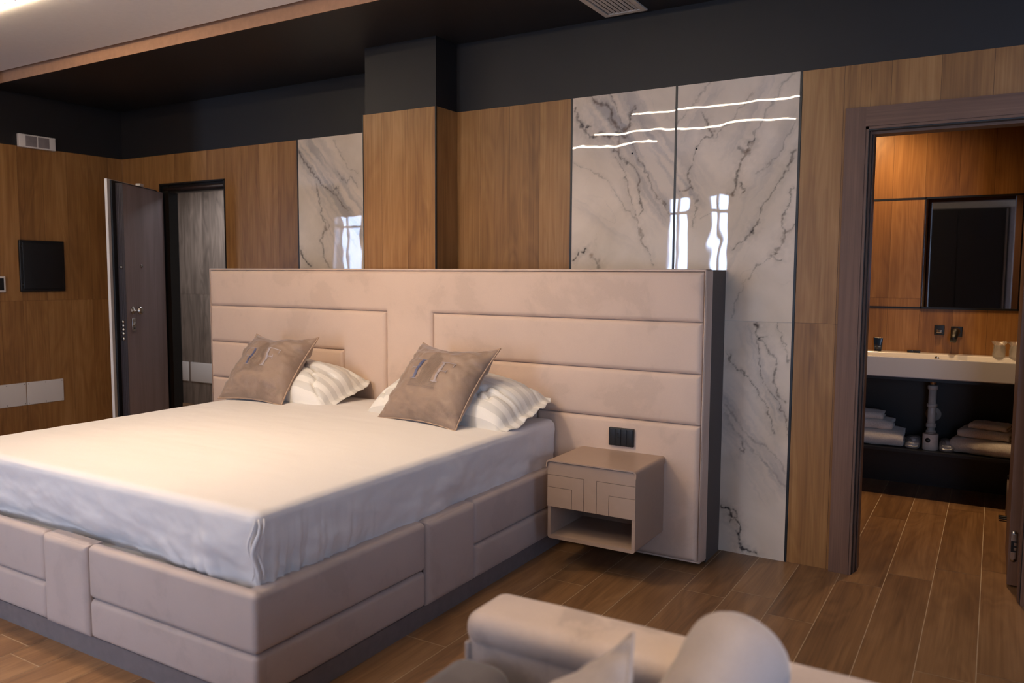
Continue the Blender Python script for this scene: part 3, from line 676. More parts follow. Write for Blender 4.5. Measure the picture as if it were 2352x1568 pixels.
# electrical panel
r = root('electrical_panel', (XL, -0.47, 1.28), 'black flush electrical distribution panel on the wood left wall', 'electrical panel')
V, F = rbox((XL, -0.648, 1.272), (XL+0.022, -0.294, 1.675), 0.006); mesh('frame', G().add(V, F, 0, True), 'blackp', r)
V, F = rbox((XL+.02, -0.628, 1.292), (XL+0.030, -0.312, 1.657), 0.004); dr = mesh('door', G().add(V, F, 0, True), 'black', r)
for z in (1.37, 1.53):
    g = G(); g.box((XL+.0295, -0.57, z), (XL+.0312, -0.40, z+.045)); mesh('window_strip', g, 'blackp', dr)
for z in (1.31, 1.61):
    g = G(); g.tube([(XL+.026, -0.634, z), (XL+.026, -0.634, z+.03)], .005, 8); mesh('hinge', g, 'black', dr)
# thermostat
r = root('thermostat', (XL, -0.80, 1.27), 'small white thermostat with dark screen at the left photo edge', 'thermostat')
V, F = rbox((XL, -0.87, 1.270), (XL+0.012, -0.755, 1.392), 0.004); mesh('frame', G().add(V, F, 0, True), 'plate', r)
V, F = rbox((XL+.008, -0.86, 1.285), (XL+0.0135, -0.768, 1.377), 0.002); mesh('screen', G().add(V, F, 0, True), 'blackp', r)
# wall device above cladding
r = root('wall_vent', (XL, -0.476, 2.39), 'white twin-module wall unit above the wood cladding, on the dark band', 'wall vent')
V, F = rbox((XL-.004, -0.618, 2.392), (XL+0.030, -0.335, 2.492), 0.003); mesh('housing', G().add(V, F, 0, True), 'plate', r)
for a, b in ((-0.57, -0.483), (-0.473, -0.386)):
    V, F = rbox((XL+.027, a, 2.402), (XL+0.033, b, 2.482), 0.002); mesh('grille', G().add(V, F, 0, True), 'grey', r)
# ceiling vent
r = root('ceiling_vent', (-0.885, -0.34, H), 'slatted air vent in the dark ceiling at the top edge', 'air vent')
g = G(); x0, x1, y0, y1 = -1.003, -0.766, -0.64, -0.04; w = .028
for q in (((x0, y0), (x0+w, y1)), ((x1-w, y0), (x1, y1)), ((x0+w, y0), (x1-w, y0+w)), ((x0+w, y1-w), (x1-w, y1))): g.box((q[0][0], q[0][1], H-.008), (q[1][0], q[1][1], H))
mesh('frame', g, 'beige', r)
for k in range(7):
    xx = x0+w+.008+k*(x1-x0-2*w-.008)/7
    g = G(); g.add([(xx, y0+w, H-.004), (xx+.013, y0+w, H+.0), (xx+.015, y0+w, H-.001), (xx+.002, y0+w, H-.006), (xx, y1-w, H-.004), (xx+.013, y1-w, H), (xx+.015, y1-w, H-.001), (xx+.002, y1-w, H-.006)],
        [(0, 1, 2, 3), (7, 6, 5, 4), (0, 4, 5, 1), (1, 5, 6, 2), (2, 6, 7, 3), (3, 7, 4, 0)]); mesh('slat', g, 'beige', r)

# ---------------------------------------------------------------- headboard
YH = -0.329; HX0, HX1, HZ = -3.865, -0.327, 1.457
r = root('headboard', (-2.1, -0.15, 0), 'wide beige velvet headboard with stepped rectangular channels behind the bed', 'headboard')
V, F = rbox((HX0, -0.262, 0.012), (HX1, -0.2205, HZ), 0.012, 3, 0.3); mesh('edge_band', G().add(V, F, 0, True), 'head', r)
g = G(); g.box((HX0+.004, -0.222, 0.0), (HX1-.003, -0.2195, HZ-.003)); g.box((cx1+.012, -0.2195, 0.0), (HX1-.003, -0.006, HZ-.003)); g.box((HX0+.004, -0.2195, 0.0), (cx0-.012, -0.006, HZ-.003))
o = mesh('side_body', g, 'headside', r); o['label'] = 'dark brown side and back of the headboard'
fh = lambda u, v, h: (u, YH+0.012-h, v)
zb = 0.03; z3, z2, z1 = 0.704, 0.953, 1.203
xl1, xr1 = -2.277, -1.931; xl2, xr2 = -2.621, -1.585; xl3, xr3 = -2.965, -1.24
a0, a1 = HX0+.012, HX1-.014; zt = HZ-.014
gp = .0015
panels = [[(a0, z1, a1, zt), (xl1, zb, xr1, z1)],
    [(a0, z2, xl1-gp, z1-gp), (xl2, zb, xl1-gp, z2)], [(xr1+gp, z2, a1, z1-gp), (xr1+gp, zb, xr2, z2)],
    [(a0, z3, xl2-gp, z2-gp), (xl3, zb, xl2-gp, z3)], [(xr2+gp, z3, a1, z2-gp), (xr2+gp, zb, xr3, z3)],
    [(a0, zb, xl3-gp, z3-gp)], [(xr3+gp, zb, a1, z3-gp)]]
for q in panels:
    V, F = puff(q, 0.024, 0.020, 0.06, fh, 0.06, 0.008); mesh('padded_panel', G().add(V, F, 0, True), 'head', r)
g = G(); g.tube([(a0-.008, YH+.002, 0.03), (a0-.008, YH+.002, zt+.009), (a1+.008, YH+.002, zt+.009), (a1+.008, YH+.002, 0.03)], 0.0045, 8); mesh('piping', g, 'head', r)
V, F = rbox((HX0, YH-0.004, 0.022), (HX1, -0.255, HZ), 0.014, 3, 0.3)
g = G(); 
for A_, B_ in (((HX0, YH+.004, .022), (HX0+.012, -0.25, HZ)), ((HX1-.012, YH+.004, .022), (HX1, -0.25, HZ)), ((HX0, YH+.004, HZ-.012), (HX1, -.25, HZ)), ((HX0, YH+.004, .022), (HX1, -.25, .034))):
    V, F = rbox(A_, B_, .0055, 2, .3); g.add(V, F, 0, True)
mesh('rim', g, 'head', r)
# socket plate
r = root('socket_plate', (-0.74, YH-0.012, 0.565), 'black switch and socket plate on the headboard above the nightstand', 'socket')
V, F = rbox((-0.806, YH-0.030, 0.566), (-0.672, YH-0.010, 0.657), 0.003); mesh('plate', G().add(V, F, 0, True), 'blackp', r)
for k in range(4):
    x = -0.800+.031*k+.002
    V, F = rbox((x, YH-0.033, 0.571), (x+.028, YH-0.028, 0.652), 0.0015); m_ = mesh('rocker' if k != 1 else 'outlet', G().add(V, F, 0, True), 'black', r)
    if k == 1:
        for dz in (-.018, 0, .018):
            g = G(); g.lathe((x+.014, YH-.0332, .611+dz), [(.003, 0), (.003, -.0006)], 10, 'y'); mesh('pin_hole', g, 'blackp', m_)
# ---------------------------------------------------------------- nightstand
NX0, NX1, NY0, NY1, NZ0, NZ1 = -0.968, -0.508, -0.722, YH-0.010, 0.155, 0.540
r = root('nightstand', (-0.74, NY1, NZ0), 'taupe lacquered wall-hung nightstand with a drawer and open shelf, mounted on the headboard', 'nightstand')
t = .016
def bentstrip(prof, y0, y1, close=True):
    n = len(prof); V = [(x, y0, z) for x, z in prof]+[(x, y1, z) for x, z in prof]
    F = [(i, (i+1) % n, n+(i+1) % n, n+i) for i in range(n)]
    F += [tuple(range(n))[::-1], tuple(range(n, 2*n))]
    return V, F
def rr(x0, z0, x1, z1, rads, n=6):
    """outline going around, rads for corners BL BR TR TL"""
    P = []
    for (cx, cz, a0_, rad) in ((x0, z0, 180, rads[0]), (x1, z0, 270, rads[1]), (x1, z1, 0, rads[2]), (x0, z1, 90, rads[3])):
        ox = cx+(rad if cx == x0 else -rad); oz = cz+(rad if cz == z0 else -rad)
        for k in range(n+1):
            q = math.radians(a0_+90*k/n); P.append((ox+rad*math.cos(q), oz+rad*math.sin(q)))
    return P
def ring(outer, inner, y0, y1):
    n = len(outer); V = [(x, y0, z) for x, z in outer]+[(x, y0, z) for x, z in inner]+[(x, y1, z) for x, z in outer]+[(x, y1, z) for x, z in inner]
    F = []
    for i in range(n):
        j = (i+1) % n
        F += [(i, j, n+j, n+i), (2*n+j, 2*n+i, 3*n+i, 3*n+j), (j, i, 2*n+i, 2*n+j), (n+i, n+j, 3*n+j, 3*n+i)]
    return V, F
o_ = rr(NX0+.004, NZ0, NX1-.004, NZ1-.008, (.014, .014, .014, .014)); i_ = rr(NX0+.02, NZ0+.017, NX1-.02, NZ1-.024, (.002, .002, .002, .002))
V, F = ring(o_, i_, NY0+.012, NY1); g = G().add(V, F); g.box((NX0+.02, NY1-.012, NZ0+.017), (NX1-.02, NY1, NZ1-.024)); g.box((NX0+.02, NY0+.03, NZ0+.165), (NX1-.02, NY1, NZ0+.175)); mesh('carcass', g, 'night', r)
# wrap-over top
outl = rr(NX0-.002, NZ1-.034, NX1+.002, NZ1, (.001, .001, .016, .016)); n = 7
top_o = [p for p in outl[2*n:4*n]]                        # TR and TL corners
pts_o = [(NX1+.002, NZ1-.034)]+top_o+[(NX0-.002, NZ1-.034)]
pts_i = [(x-(.005 if x > (NX0+NX1)/2 else -.005)*(1 if abs(x-(NX0+NX1)/2) > .2 else 1), z-.005) for x, z in pts_o]; pts_i[0] = (NX1-.003, NZ1-.034); pts_i[-1] = (NX0+.003, NZ1-.034)
V, F = bentstrip(pts_o+pts_i[::-1], NY0, NY1); mesh('wrap_top', G().add(V, F), 'night', r)
# drawer front made of stepped flat facets
fd = lambda u, v, h: (u, NY0+.011-h, v)
w0, w1, wm = NX0+.003, NX1-.003, (NX0+NX1)/2; zt_, zd = NZ1-.009, NZ0+.158
q = [[(w0, zt_-.062, w1, zt_), (wm-.032, zd, wm+.032, zt_-.062)],
     [(w0, zt_-.122, wm-.0335, zt_-.0635), (wm-.095, zd, wm-.0335, zt_-.122)], [(wm+.0335, zt_-.122, w1, zt_-.0635), (wm+.0335, zd, wm+.095, zt_-.122)],
     [(w0, zd, wm-.0965, zt_-.1235)], [(wm+.0965, zd, w1, zt_-.1235)]]
g = G()
for k in q: V, F = puff(k, 0.0008, 0.003, .004, fd, .1); g.add(V, F, 0, False)
dr = mesh('drawer', g, 'night', r)
g = G(); g.box((w0+.006, NY0+.0108, zd+.001), (w1-.006, NY0+.03, zt_-.001)); mesh('groove_backing', g, 'groove', dr)

# ---------------------------------------------------------------- bed
BX0, BX1, BY0, BZ = -3.125, -1.077, -2.411, 0.430
r = root('platform_bed', (-2.1, -1.35, 0), 'low upholstered bed base with padded beige velvet panels around the mattress', 'bed')
g = G(); g.box((BX0+.012, BY0+.012, 0), (BX1-.012, YH-.012, 0.078)); mesh('plinth', g, 'plinth', r)
g = G(); g.box((BX0+.02, BY0+.02, 0.078), (BX1-.02, YH-.012, 0.36)); mesh('core', g, 'groove', r)
ff = lambda u, v, h: (u, BY0+.014-h, v)
fs = lambda u, v, h: (BX1-.014+h, u, v)
fs2 = lambda u, v, h: (BX0+.014-h, -u, v)
zb, zm, zt = .078, .228, BZ-.006
s0, s1 = -2.252, -1.968
def wrap(V): return V
for q in ([(s0, zb, s1, zt)],):
    V, F = puff(q, .024, .018, .05, ff, .06, .005); mesh('padded_panel', G().add(V, F, 0, True), 'frameb', r)
t0, t1 = -1.528, -1.180
for fn, in ((fs,), (fs2,)):
    sg = 1 if fn is fs else -1
    def S(a, b, c, d): return (a, b, c, d) if sg == 1 else (-c, b, -a, d)
    for q in ([S(t0, zb, t1, zt)], [S(t1+gp, zb, YH-.014, zm)]):
        V, F = puff(q, .024, .018, .05, fn, .06, .005); mesh('padded_panel', G().add(V, F, 0, True), 'frameb', r)
# upper rails: bolster-like with thickness, rounded on top
def rail(a, b): 
    V, F = rbox(a, b, .022, 4, .1); mesh('padded_rail', G().add(V, F, 0, True), 'frameb', r)
rail((BX0, BY0, zm+gp), (s0-gp, BY0+.05, BZ)); rail((s1+gp, BY0, zm+gp), (BX1, BY0+.05, BZ)); rail((s0, BY0+.002, .30), (s1, BY0+.046, BZ))
rail((BX0+.0008, BY0+.0008, zb), (s0-gp, BY0+.06, zm)); rail((s1+gp, BY0+.0008, zb), (BX1-.0012, BY0+.06, zm)); rail((BX1-.06, BY0+.0024, zb), (BX1-.0022, t0-gp, zm-.0006)); rail((BX0+.002, BY0+.0024, zb), (BX0+.06, t0-gp, zm-.0006))
rail((BX1-.075, BY0+.0012, zm+gp+.0006), (BX1-.001, t0-gp, BZ-.0008)); rail((BX1-.075, t1+gp, zm+gp), (BX1, YH-.014, BZ)); rail((BX1-.07, t0, .30), (BX1-.002, t1, BZ))
rail((BX0+.001, BY0+.0012, zm+gp+.0006), (BX0+.075, t0-gp, BZ-.0008)); rail((BX0, t1+gp, zm+gp), (BX0+.075, YH-.014, BZ)); rail((BX0+.002, t0, .30), (BX0+.07, t1, BZ))
# mattress under its sheet
mx0, mx1, my0, my1, mz0, mz1 = BX0+.035, BX1-.034, BY0+.042, YH-.018, 0.395, 0.668
def sheetd(t, n):
    x, y, z = t
    side = max(abs(n[0]), abs(n[1])); f = min(1, max(0, (mz1-z)/(mz1-.43)))
    dome = .018*(1-((x+2.1)/1.05)**4)*(1-((y+1.36)/1.05)**4) if n[2] > .5 else 0
    z += max(0, dome)+.0014*float(fbm(x*3, y*9, 3, 3))*n[2]
    corner = math.exp(-((x-mx1)**2+(y-my0)**2)/.13)
    along = x if abs(n[1]) > abs(n[0]) else y
    # gathers fan out from the foot corner
    amp = (.003+.030*corner)*f**1.3*(1-.4*(n[2] > .3))
    fr = 14+12*corner
    w = 1.4*abs(float(vnoise(along*fr+.8*float(vnoise(along*5, z*5, 3)), z*2.5+along*2, 9)))-.4
    diag = .012*float(fbm((along+z*.9)*4, (z-along*.3)*7, 4, 4))*(1 if n[2] < .5 else 0)
    mid = 1-math.exp(-((x-mx1)**2+(y-my0)**2)/.18) if abs(n[1]) > abs(n[0]) else .25
    push = -((.008+.035*mid)*f**2.2) + amp*w+diag*min(1, f*2)
    hor = np.array([n[0], n[1], 0]); ln = np.linalg.norm(hor)
    if ln > .2: x += hor[0]/ln*push; y += hor[1]/ln*push
    if z < .47 and side > .5: z += (.010*float(vnoise(along*4, 3.1, 2))+.012*corner*float(vnoise(along*fr, 1.7, 9)))*(.47-z)/.1+(.012 if mid > .3 else 0)*(.47-z)/.1
    return (x, y, z)
V, F = rbox((mx0, my0, mz0), (mx1, my1, mz1), .036, 6, .0085, sheetd)
g = G().add(V, F, 0, True)
# corner fold of the sheet
mt = solo('mattress', g, 'sheet', (-2.1, -1.35, mz0), 'thick mattress under a smooth white sheet on the velvet bed base', 'mattress')
g = G(); cx_, cy_ = mx1-.012, my0+.012
for k, (dx, dy, ph) in enumerate(((.004, -.002, .0), (.010, .012, .4), (-.010, -.010, .9))):
    P_ = [(cx_+dx+.010*math.sin(ph+j*.9)-.010*j/9, cy_+dy-.002*j/9+.006*math.cos(ph+j*.7), .650-.200*j/9) for j in range(10)]
    g.tube(P_, [.002+.006*math.sin(math.pi*j/9)*(1-.3*k) for j in range(10)], 8)
mesh('corner_fold', g, 'sheet', mt)
# ---------------------------------------------------------------- pillows
def pillow(name, c, w, d, h, rz, tilt, seed, label, roll=0.0):
    nu, nv = 90, 60; V = []; rngs = seed*3.7
    us = np.linspace(-1, 1, nu+1); vs_ = np.linspace(-1, 1, nv+1)
    U, Vv = np.meshgrid(us, vs_, indexing='ij')
    fl = .90
    bu = np.clip(np.abs(U)/fl, 0, 1); bv = np.clip(np.abs(Vv)/(fl-.02), 0, 1)
    prof = (np.clip(1-bu**3.2, 0, 1)**.62)*(np.clip(1-bv**2.6, 0, 1)**.62)
    wr = .008*fbm(U*2.5, Vv*3, seed, 3)-.022*np.exp(-(fbm(U*1.6+Vv*.8, Vv*1.8-U*.6, seed+2, 3)/.09)**2)
    edge = np.clip((np.maximum(np.abs(U), np.abs(Vv))-.86)/.14, 0, 1); rc = 1-.11*(np.abs(U)*np.abs(Vv))**3
    top = h*prof+wr*(prof**.5)*1.3+edge*(.010*fbm(U*5, Vv*5, seed+9, 2)-.016)
    bot = -.22*h*prof+edge*(.010*fbm(U*5, Vv*5, seed+9, 2)-.016)-.0015
    X = U*rc*w/2*(1-.05*(1-Vv**2)*np.abs(U)**4)+.006*fbm(Vv*5, U*2, seed+4, 2)*edge; Y = Vv*rc*d/2*(1-.05*(1-U**2)*np.abs(Vv)**4)+.008*fbm(U*7, Vv*2, seed+6, 2)*edge
    g = G(); n = (nu+1)*(nv+1); idx = lambda i, j: i*(nv+1)+j
    P1 = [(X[i, j], Y[i, j], top[i, j]) for i in range(nu+1) for j in range(nv+1)]; P2 = [(X[i, j], Y[i, j], bot[i, j]) for i in range(nu+1) for j in range(nv+1)]
    F = [(idx(i, j), idx(i+1, j), idx(i+1, j+1), idx(i, j+1)) for i in range(nu) for j in range(nv)]
    F += [(n+idx(i, j), n+idx(i, j+1), n+idx(i+1, j+1), n+idx(i+1, j)) for i in range(nu) for j in range(nv)]
    bd = [idx(i, 0) for i in range(nu)]+[idx(nu, j) for j in range(nv)]+[idx(i, nv) for i in range(nu, 0, -1)]+[idx(0, j) for j in range(nv, 0, -1)]
    for a, b in zip(bd, bd[1:]+bd[:1]): F.append((b, a, n+a, n+b))
    g.add(P1+P2, F, 0, True)
    o = mesh(name, g, 'case'); o.location = c; o.rotation_euler = (tilt, roll, rz)
    return tag(o, label, 'pillow', 'white pillows against the headboard')
PIL = [pillow('bed_pillow', (-2.76, -.585, .735), .86, .50, .155, math.radians(2), math.radians(14), 4, 'white striped pillow lying behind the left taupe cushion'),
       pillow('bed_pillow', (-1.60, -.585, .738), 1.02, .54, .165, math.radians(-3), math.radians(14), 8, 'white striped pillow lying behind the right taupe cushion, nearer the nightstand')]
# ---------------------------------------------------------------- monogram cushions
def cushion_surface(w, h, t, seed, pull=.12):
    def S(u, v, side=1):
        U, V_ = abs(u), abs(v)
        x = u*w/2*(1-.75*pull*(1-V_**2)*(U**1.2)); y = v*h/2*(1-(1.9 if v > 0 else .8)*pull*(1-U**2)*(V_**1.2))
        b = max(0, (1-U**2.4))**.55*max(0, (1-V_**2.4))**.55
        crease = float(fbm(u*3+v*1.2, v*3-u*.8, seed, 4))
        edgew = (U**3+V_**3)
        z = t/2*b*(1+.08*crease)+.016*b**.6*float(fbm(u*2.2, v*5+u*1.5, seed+5, 4))*(.25+edgew)
        return (x, y, side*z)
    return S
def letter_F(mir):
    """serif F as thin polygons in a unit box (x 0..1, y 0..1)"""
    stem = [(.12, .04), (.30, .04), (.30, .96), (.12, .96)]
    polys = [(stem, 'b'), ([(0, 0), (.44, 0), (.44, .045), (0, .045)], 't'), ([(0, .955), (.98, .955), (.98, 1), (0, 1)], 't'),
             ([(.90, .96), (.96, .96), (1.0, .76), (.955, .76)], 't'), ([(.30, .50), (.70, .50), (.70, .545), (.30, .545)], 't'), ([(.66, .42), (.71, .42), (.71, .63), (.66, .63)], 't')]
    return [([(1-x if mir else x, y) for x, y in p], k) for p, k in polys]
def cushion(name, loc, rz, lean, w, h, t, seed, label):
    r = bpy.data.objects.new(name, None); COL.objects.link(r); r.location = loc
    r.rotation_euler = Matrix.Rotation(rz, 3, 'Z').to_4x4().to_euler()
    r.rotation_euler = (Matrix.Rotation(rz, 4, 'Z') @ Matrix.Rotation(lean, 4, 'X')).to_euler()
    tag(r, label, 'cushion', 'taupe monogram cushions on the bed')
    S = cushion_surface(w, h, t, seed); n = 72; g = G()
    dy = h/2
    def P(u, v, s=1, off=0):
        x, y, z = S(u, v, s); return (x, y+dy, z+off)
    V = []; F = []; cs_ = [math.sin(math.pi/2*(-1+2*k/n)) for k in range(n+1)]
    for s in (1, -1):
        o = len(V)
        for i in range(n+1):
            for j in range(n+1): V.append(P(cs_[i], cs_[j], s, -.0004 if s < 0 else .0004))
        for i in range(n):
            for j in range(n):
                q = (o+i*(n+1)+j, o+(i+1)*(n+1)+j, o+(i+1)*(n+1)+j+1, o+i*(n+1)+j+1); F.append(q if s > 0 else q[::-1])
    g.add(V, F, 0, True); mesh('cover', g, 'cush', r)
    g = G(); m = 30
    ed = [(-1+2*k/m, -1) for k in range(m)]+[(1, -1+2*k/m) for k in range(m)]+[(1-2*k/m, 1) for k in range(m)]+[(-1, 1-2*k/m) for k in range(m)]
    g.tube([P(u, v) for u, v in ed], .0042, 8, closed=True); mesh('piping', g, 'pipe', r)
    # embroidery follows the surface
    def ribbon(poly, mat, sub=6):
        gg = G()
        a = poly
        if True:
            VV = []; k = sub*3
            for i in range(k+1):
                for j in range(5):
                    p0 = [a[0][q]+(a[3][q]-a[0][q])*i/k for q in (0, 1)]; p1 = [a[1][q]+(a[2][q]-a[1][q])*i/k for q in (0, 1)]
                    p = [p0[q]+(p1[q]-p0[q])*j/4 for q in (0, 1)]; VV.append(P(p[0], p[1], 1, .0032))
            FF = [(i*5+j, i*5+j+1, i*5+j+6, i*5+j+5) for i in range(k) for j in range(4)]
            gg.add(VV, FF, 0, True)
        return gg
    gb, gt = G(), G()
    for (x0, y0, sx, sy, mir, kk) in ((.18, -.20, .36, .52, False, 0), (-.54, -.20, .36, .52, True, 1)):
        gl = G()
        for poly, k in letter_F(mir):
            q = ribbon([(x0+sx*x, y0+sy*y) for x, y in poly], None); gl.add(q.v, q.f, 1 if (k == 'b' and kk) else 0, True)
        mesh('embroidered_letter', gl, ['thread', 'threadb'], r)
    ge = G()
    def line(x0, y0, x1, y1, wd=.0045):
        d = math.hypot(x1-x0, y1-y0); nx_, ny_ = -(y1-y0)/d*wd, (x1-x0)/d*wd
        q = ribbon([(x0-nx_, y0-ny_), (x0+nx_, y0+ny_), (x1+nx_, y1+ny_), (x1-nx_, y1-ny_)], None, 8); ge.add(q.v, q.f, 0, True)
    for k in range(5):
        o_ = .02+.032*k; yb = -.36+.035*k
        for sg in (-1, 1):
            line(sg*o_, yb, sg*o_, .60-.05*k); line(sg*o_, yb, sg*(.34-.01*k), yb)
    mesh('embroidered_emblem', ge, 'threadd', r)
    return r
cushion('monogram_cushion', (-1.605, -.925, .680), math.radians(-8), math.radians(48), .55, .50, .215, 3, 'taupe velvet monogram cushion leaning on the right pillow, nearer the nightstand')
cushion('monogram_cushion', (-2.85, -.885, .679), math.radians(1), math.radians(50), .52, .48, .215, 12, 'taupe velvet monogram cushion leaning on the left pillow, nearer the entrance door')

# ---------------------------------------------------------------- bathroom contents
SZ = 0.915
r = root('wash_basin', (0.55, 1.81, 0.785), 'long white ceramic wash basin mounted on the bathroom wall', 'sink')
g = G()
sx0, sx1, sy0, sy1 = -0.15, 1.16, 1.57, 2.045
ix0, ix1, iy0, iy1, iz = sx0+.03, sx1-.03, sy0+.022, sy1-.11, SZ-.075
o4 = [(sx0, sy0), (sx1, sy0), (sx1, sy1), (sx0, sy1)]; i4 = [(ix0, iy0), (ix1, iy0), (ix1, iy1), (ix0, iy1)]; b4 = [(ix0+.03, iy0+.02), (ix1-.03, iy0+.02), (ix1-.03, iy1-.03), (ix0+.03, iy1-.03)]
V = [(x, y, .787) for x, y in o4]+[(x, y, SZ) for x, y in o4]+[(x, y, SZ) for x, y in i4]+[(x, y, iz) for x, y in b4]
F = [(3, 2, 1, 0)]+[(i, (i+1) % 4, 4+(i+1) % 4, 4+i) for i in range(4)]+[(4+i, 4+(i+1) % 4, 8+(i+1) % 4, 8+i) for i in range(4)]+[(8+i, 8+(i+1) % 4, 12+(i+1) % 4, 12+i) for i in range(4)]+[(12, 13, 14, 15)]
g.add(V, F); bs = mesh('basin', g, 'ceramic', r)
md = bs.modifiers.new('bevel', 'BEVEL'); md.width = .006; md.segments = 3; md.limit_method = 'ANGLE'
g = G(); g.lathe((0.535, iy1-.012, SZ-.026), [(.014, 0), (.014, -.006), (.011, -.008)], 20, 'y'); mesh('overflow_hole', g, 'steel', r)
g = G(); g.lathe((0.535, 1.78, iz), [(.03, 0), (.03, .004), (.026, .006)], 24); mesh('drain', g, 'chrome', r)
r = root('drain_pipe', (0.525, 1.84, 0.32), 'white plastic drain pipe running down under the basin', 'pipe')
g = G(); g.lathe((0.525, 1.84, 0.70), [(.020, 0), (.020, .088)], 24); mesh('metal_tail', g, 'steel', r)
g = G(); g.lathe((0.525, 1.84, 0.325), [(.024, 0), (.024, .385)], 24); mesh('pipe', g, 'pvc', r)
for z, h_ in ((.69, .028), (.575, .022), (.44, .028), (.40, .02)):
    g = G(); g.lathe((0.525, 1.84, z), [(.027, 0), (.031, .004), (.031, h_-.004), (.027, h_)], 24); mesh('collar', g, 'pvc', r)
g = G(); g.tube([(0.525, 1.86, .50), (0.525, 2.03, .50)], .022, 16); g.lathe((0.525, 2.03, .50), [(.048, 0), (.045, .017)], 28, 'y'); mesh('wall_flange', g, 'pvc', r)
r = root('vanity_frame', (0.55, 1.84, 0.0), 'black metal frame under the basin with a thin shelf holding towels and slippers', 'shelf')
g = G(); g.box((-0.15, 1.60, 0.300), (1.16, 2.045, 0.318)); mesh('shelf_board', g, 'black', r)
g = G(); g.box((-0.15, 2.042, 0.0), (1.16, 2.0485, 0.775)); mesh('back_panel', g, 'darkwood', r)
g = G(); g.box((-0.15, 1.585, 0.768), (1.16, 2.045, 0.786)); mesh('top_frame', g, 'black', r)
for x in (-.14, 1.14):
    g = G(); g.box((x, 1.6, 0.318), (x+.015, 1.62, .768)); mesh('upright', g, 'black', r)
# mirror
r = root('wall_mirror', (0.70, BY, 1.21), 'large rectangular mirror with thin black frame above the basin', 'mirror')
g = G(); g.box((0.42, BY-.006, 1.222), (0.978, BY-.001, 1.948)); mesh('mirror_glass', g, 'mirror', r)
g = G()
for a, b in (((.414, BY-.010, 1.210), (.421, BY, 1.960)), ((.977, BY-.010, 1.210), (.985, BY, 1.960)), ((.414, BY-.010, 1.210), (.985, BY, 1.223)), ((.414, BY-.010, 1.948), (.985, BY, 1.960))): g.box(a, b)
mesh('frame', g, 'black', r)
# tap and control
r = root('wall_tap', (0.633, BY, 1.05), 'black wall-mounted basin spout on a square plate', 'faucet')
V, F = rbox((.603, BY-.012, 1.028), (.672, BY, 1.098), .004); mesh('plate', G().add(V, F, 0, True), 'chrome' if 0 else 'blackp', r)
g = G(); g.tube([(.637, BY-.01, 1.064), (.637, BY-.06, 1.068), (.634, BY-.10, 1.062), (.628, BY-.145, 1.030), (.624, BY-.155, 1.006)], [.024, .024, .024, .021, .019], 16); mesh('spout', g, 'blackp', r)
r = root('tap_control', (0.535, BY, 1.05), 'square black mixer control plate left of the spout', 'faucet control')
V, F = rbox((.505, BY-.010, 1.036), (.566, BY, 1.104), .004); mesh('plate', G().add(V, F, 0, True), 'blackp', r)
V, F = rbox((.520, BY-.045, 1.052), (.552, BY-.008, 1.072), .004); mesh('lever', G().add(V, F, 0, True), 'chrome', r)
# toiletry tubes
def tube_(x, y, lb):
    r = root('toiletry_tube', (x, y, SZ), lb, 'toiletry tube', 'dark blue tubes on the basin')
    V = []; n = 20; prof = ((.0, .012, .012), (.012, .012, .012), (.013, .016, .014), (.05, .018, .010), (.088, .021, .0016), (.093, .021, .0016))
    for z, a, b in prof[2:]:
        for k in range(n): q = 2*math.pi*k/n; V.append((x+a*math.cos(q), y+b*math.sin(q), SZ+z))
    F = [(i*n+k, i*n+(k+1) % n, (i+1)*n+(k+1) % n, (i+1)*n+k) for i in range(3) for k in range(n)]+[tuple(range(n))[::-1], tuple(3*n+k for k in range(n))]
    mesh('body', G().add(V, F, 0, True), 'tube', r)
    g = G(); g.lathe((x, y, SZ), [(.013, 0), (.0135, .011), (.012, .0135)], 20); mesh('cap', g, 'blackp', r)
    g = G(); g.box((x-.009, y-.0118, SZ+.030), (x+.009, y-.0116-.001, SZ+.033)); mesh('print', g, 'tubel', r)
tube_(0.158, 1.985, 'dark blue toiletry tube on the basin, partly behind its twin at the left')
tube_(0.180, 1.955, 'dark blue toiletry tube on the basin, the front one of the pair')
for x, lb in ((.372, 'small flat black box on the basin rim, left one of the pair'), (.412, 'small flat black box on the basin rim, right one of the pair')):
    V, F = rbox((x-.020, 1.965, SZ), (x+.019, 2.0, SZ+.016), .002); solo('soap_box', G().add(V, F, 0, True), 'black', (x, 1.98, SZ), lb, 'box', 'flat black boxes on the basin rim')
# wrapped cups
for x, lb, sd in ((.885, 'clear cup wrapped in crinkled plastic film, left one on the basin', 2), (.975, 'clear cup wrapped in crinkled plastic film, right one beside the door', 6)):
    r = root('wrapped_cup', (x, 1.955, SZ), lb, 'cup', 'plastic wrapped cups on the basin')
    g = G(); g.lathe((x, 1.955, SZ), [(.033, 0), (.029, .075), (.028, .075), (.031, .003), (.0, .003)], 28); mesh('cup', g, 'cup', r)
    V = []; n = 40; zs = [0, .02, .045, .068, .078, .083, .092, .10]; rd = [.036, .035, .034, .032, .030, .034, .040, .043]
    for z, q_ in zip(zs, rd):
        for k in range(n):
            a = 2*math.pi*k/n; ra = q_*(1+.10*float(fbm(k*.55, z*60, sd, 2))*(1 if z > .01 else .2)); V.append((x+ra*math.cos(a), 1.955+ra*math.sin(a), SZ+z+(.006*float(vnoise(k*.4, 1, sd)) if z > .08 else 0)))
    F = [(i*n+k, i*n+(k+1) % n, (i+1)*n+(k+1) % n, (i+1)*n+k) for i in range(len(zs)-1) for k in range(n)]
    mesh('film_wrapper', G().add(V, F, 0, True), 'film', r)
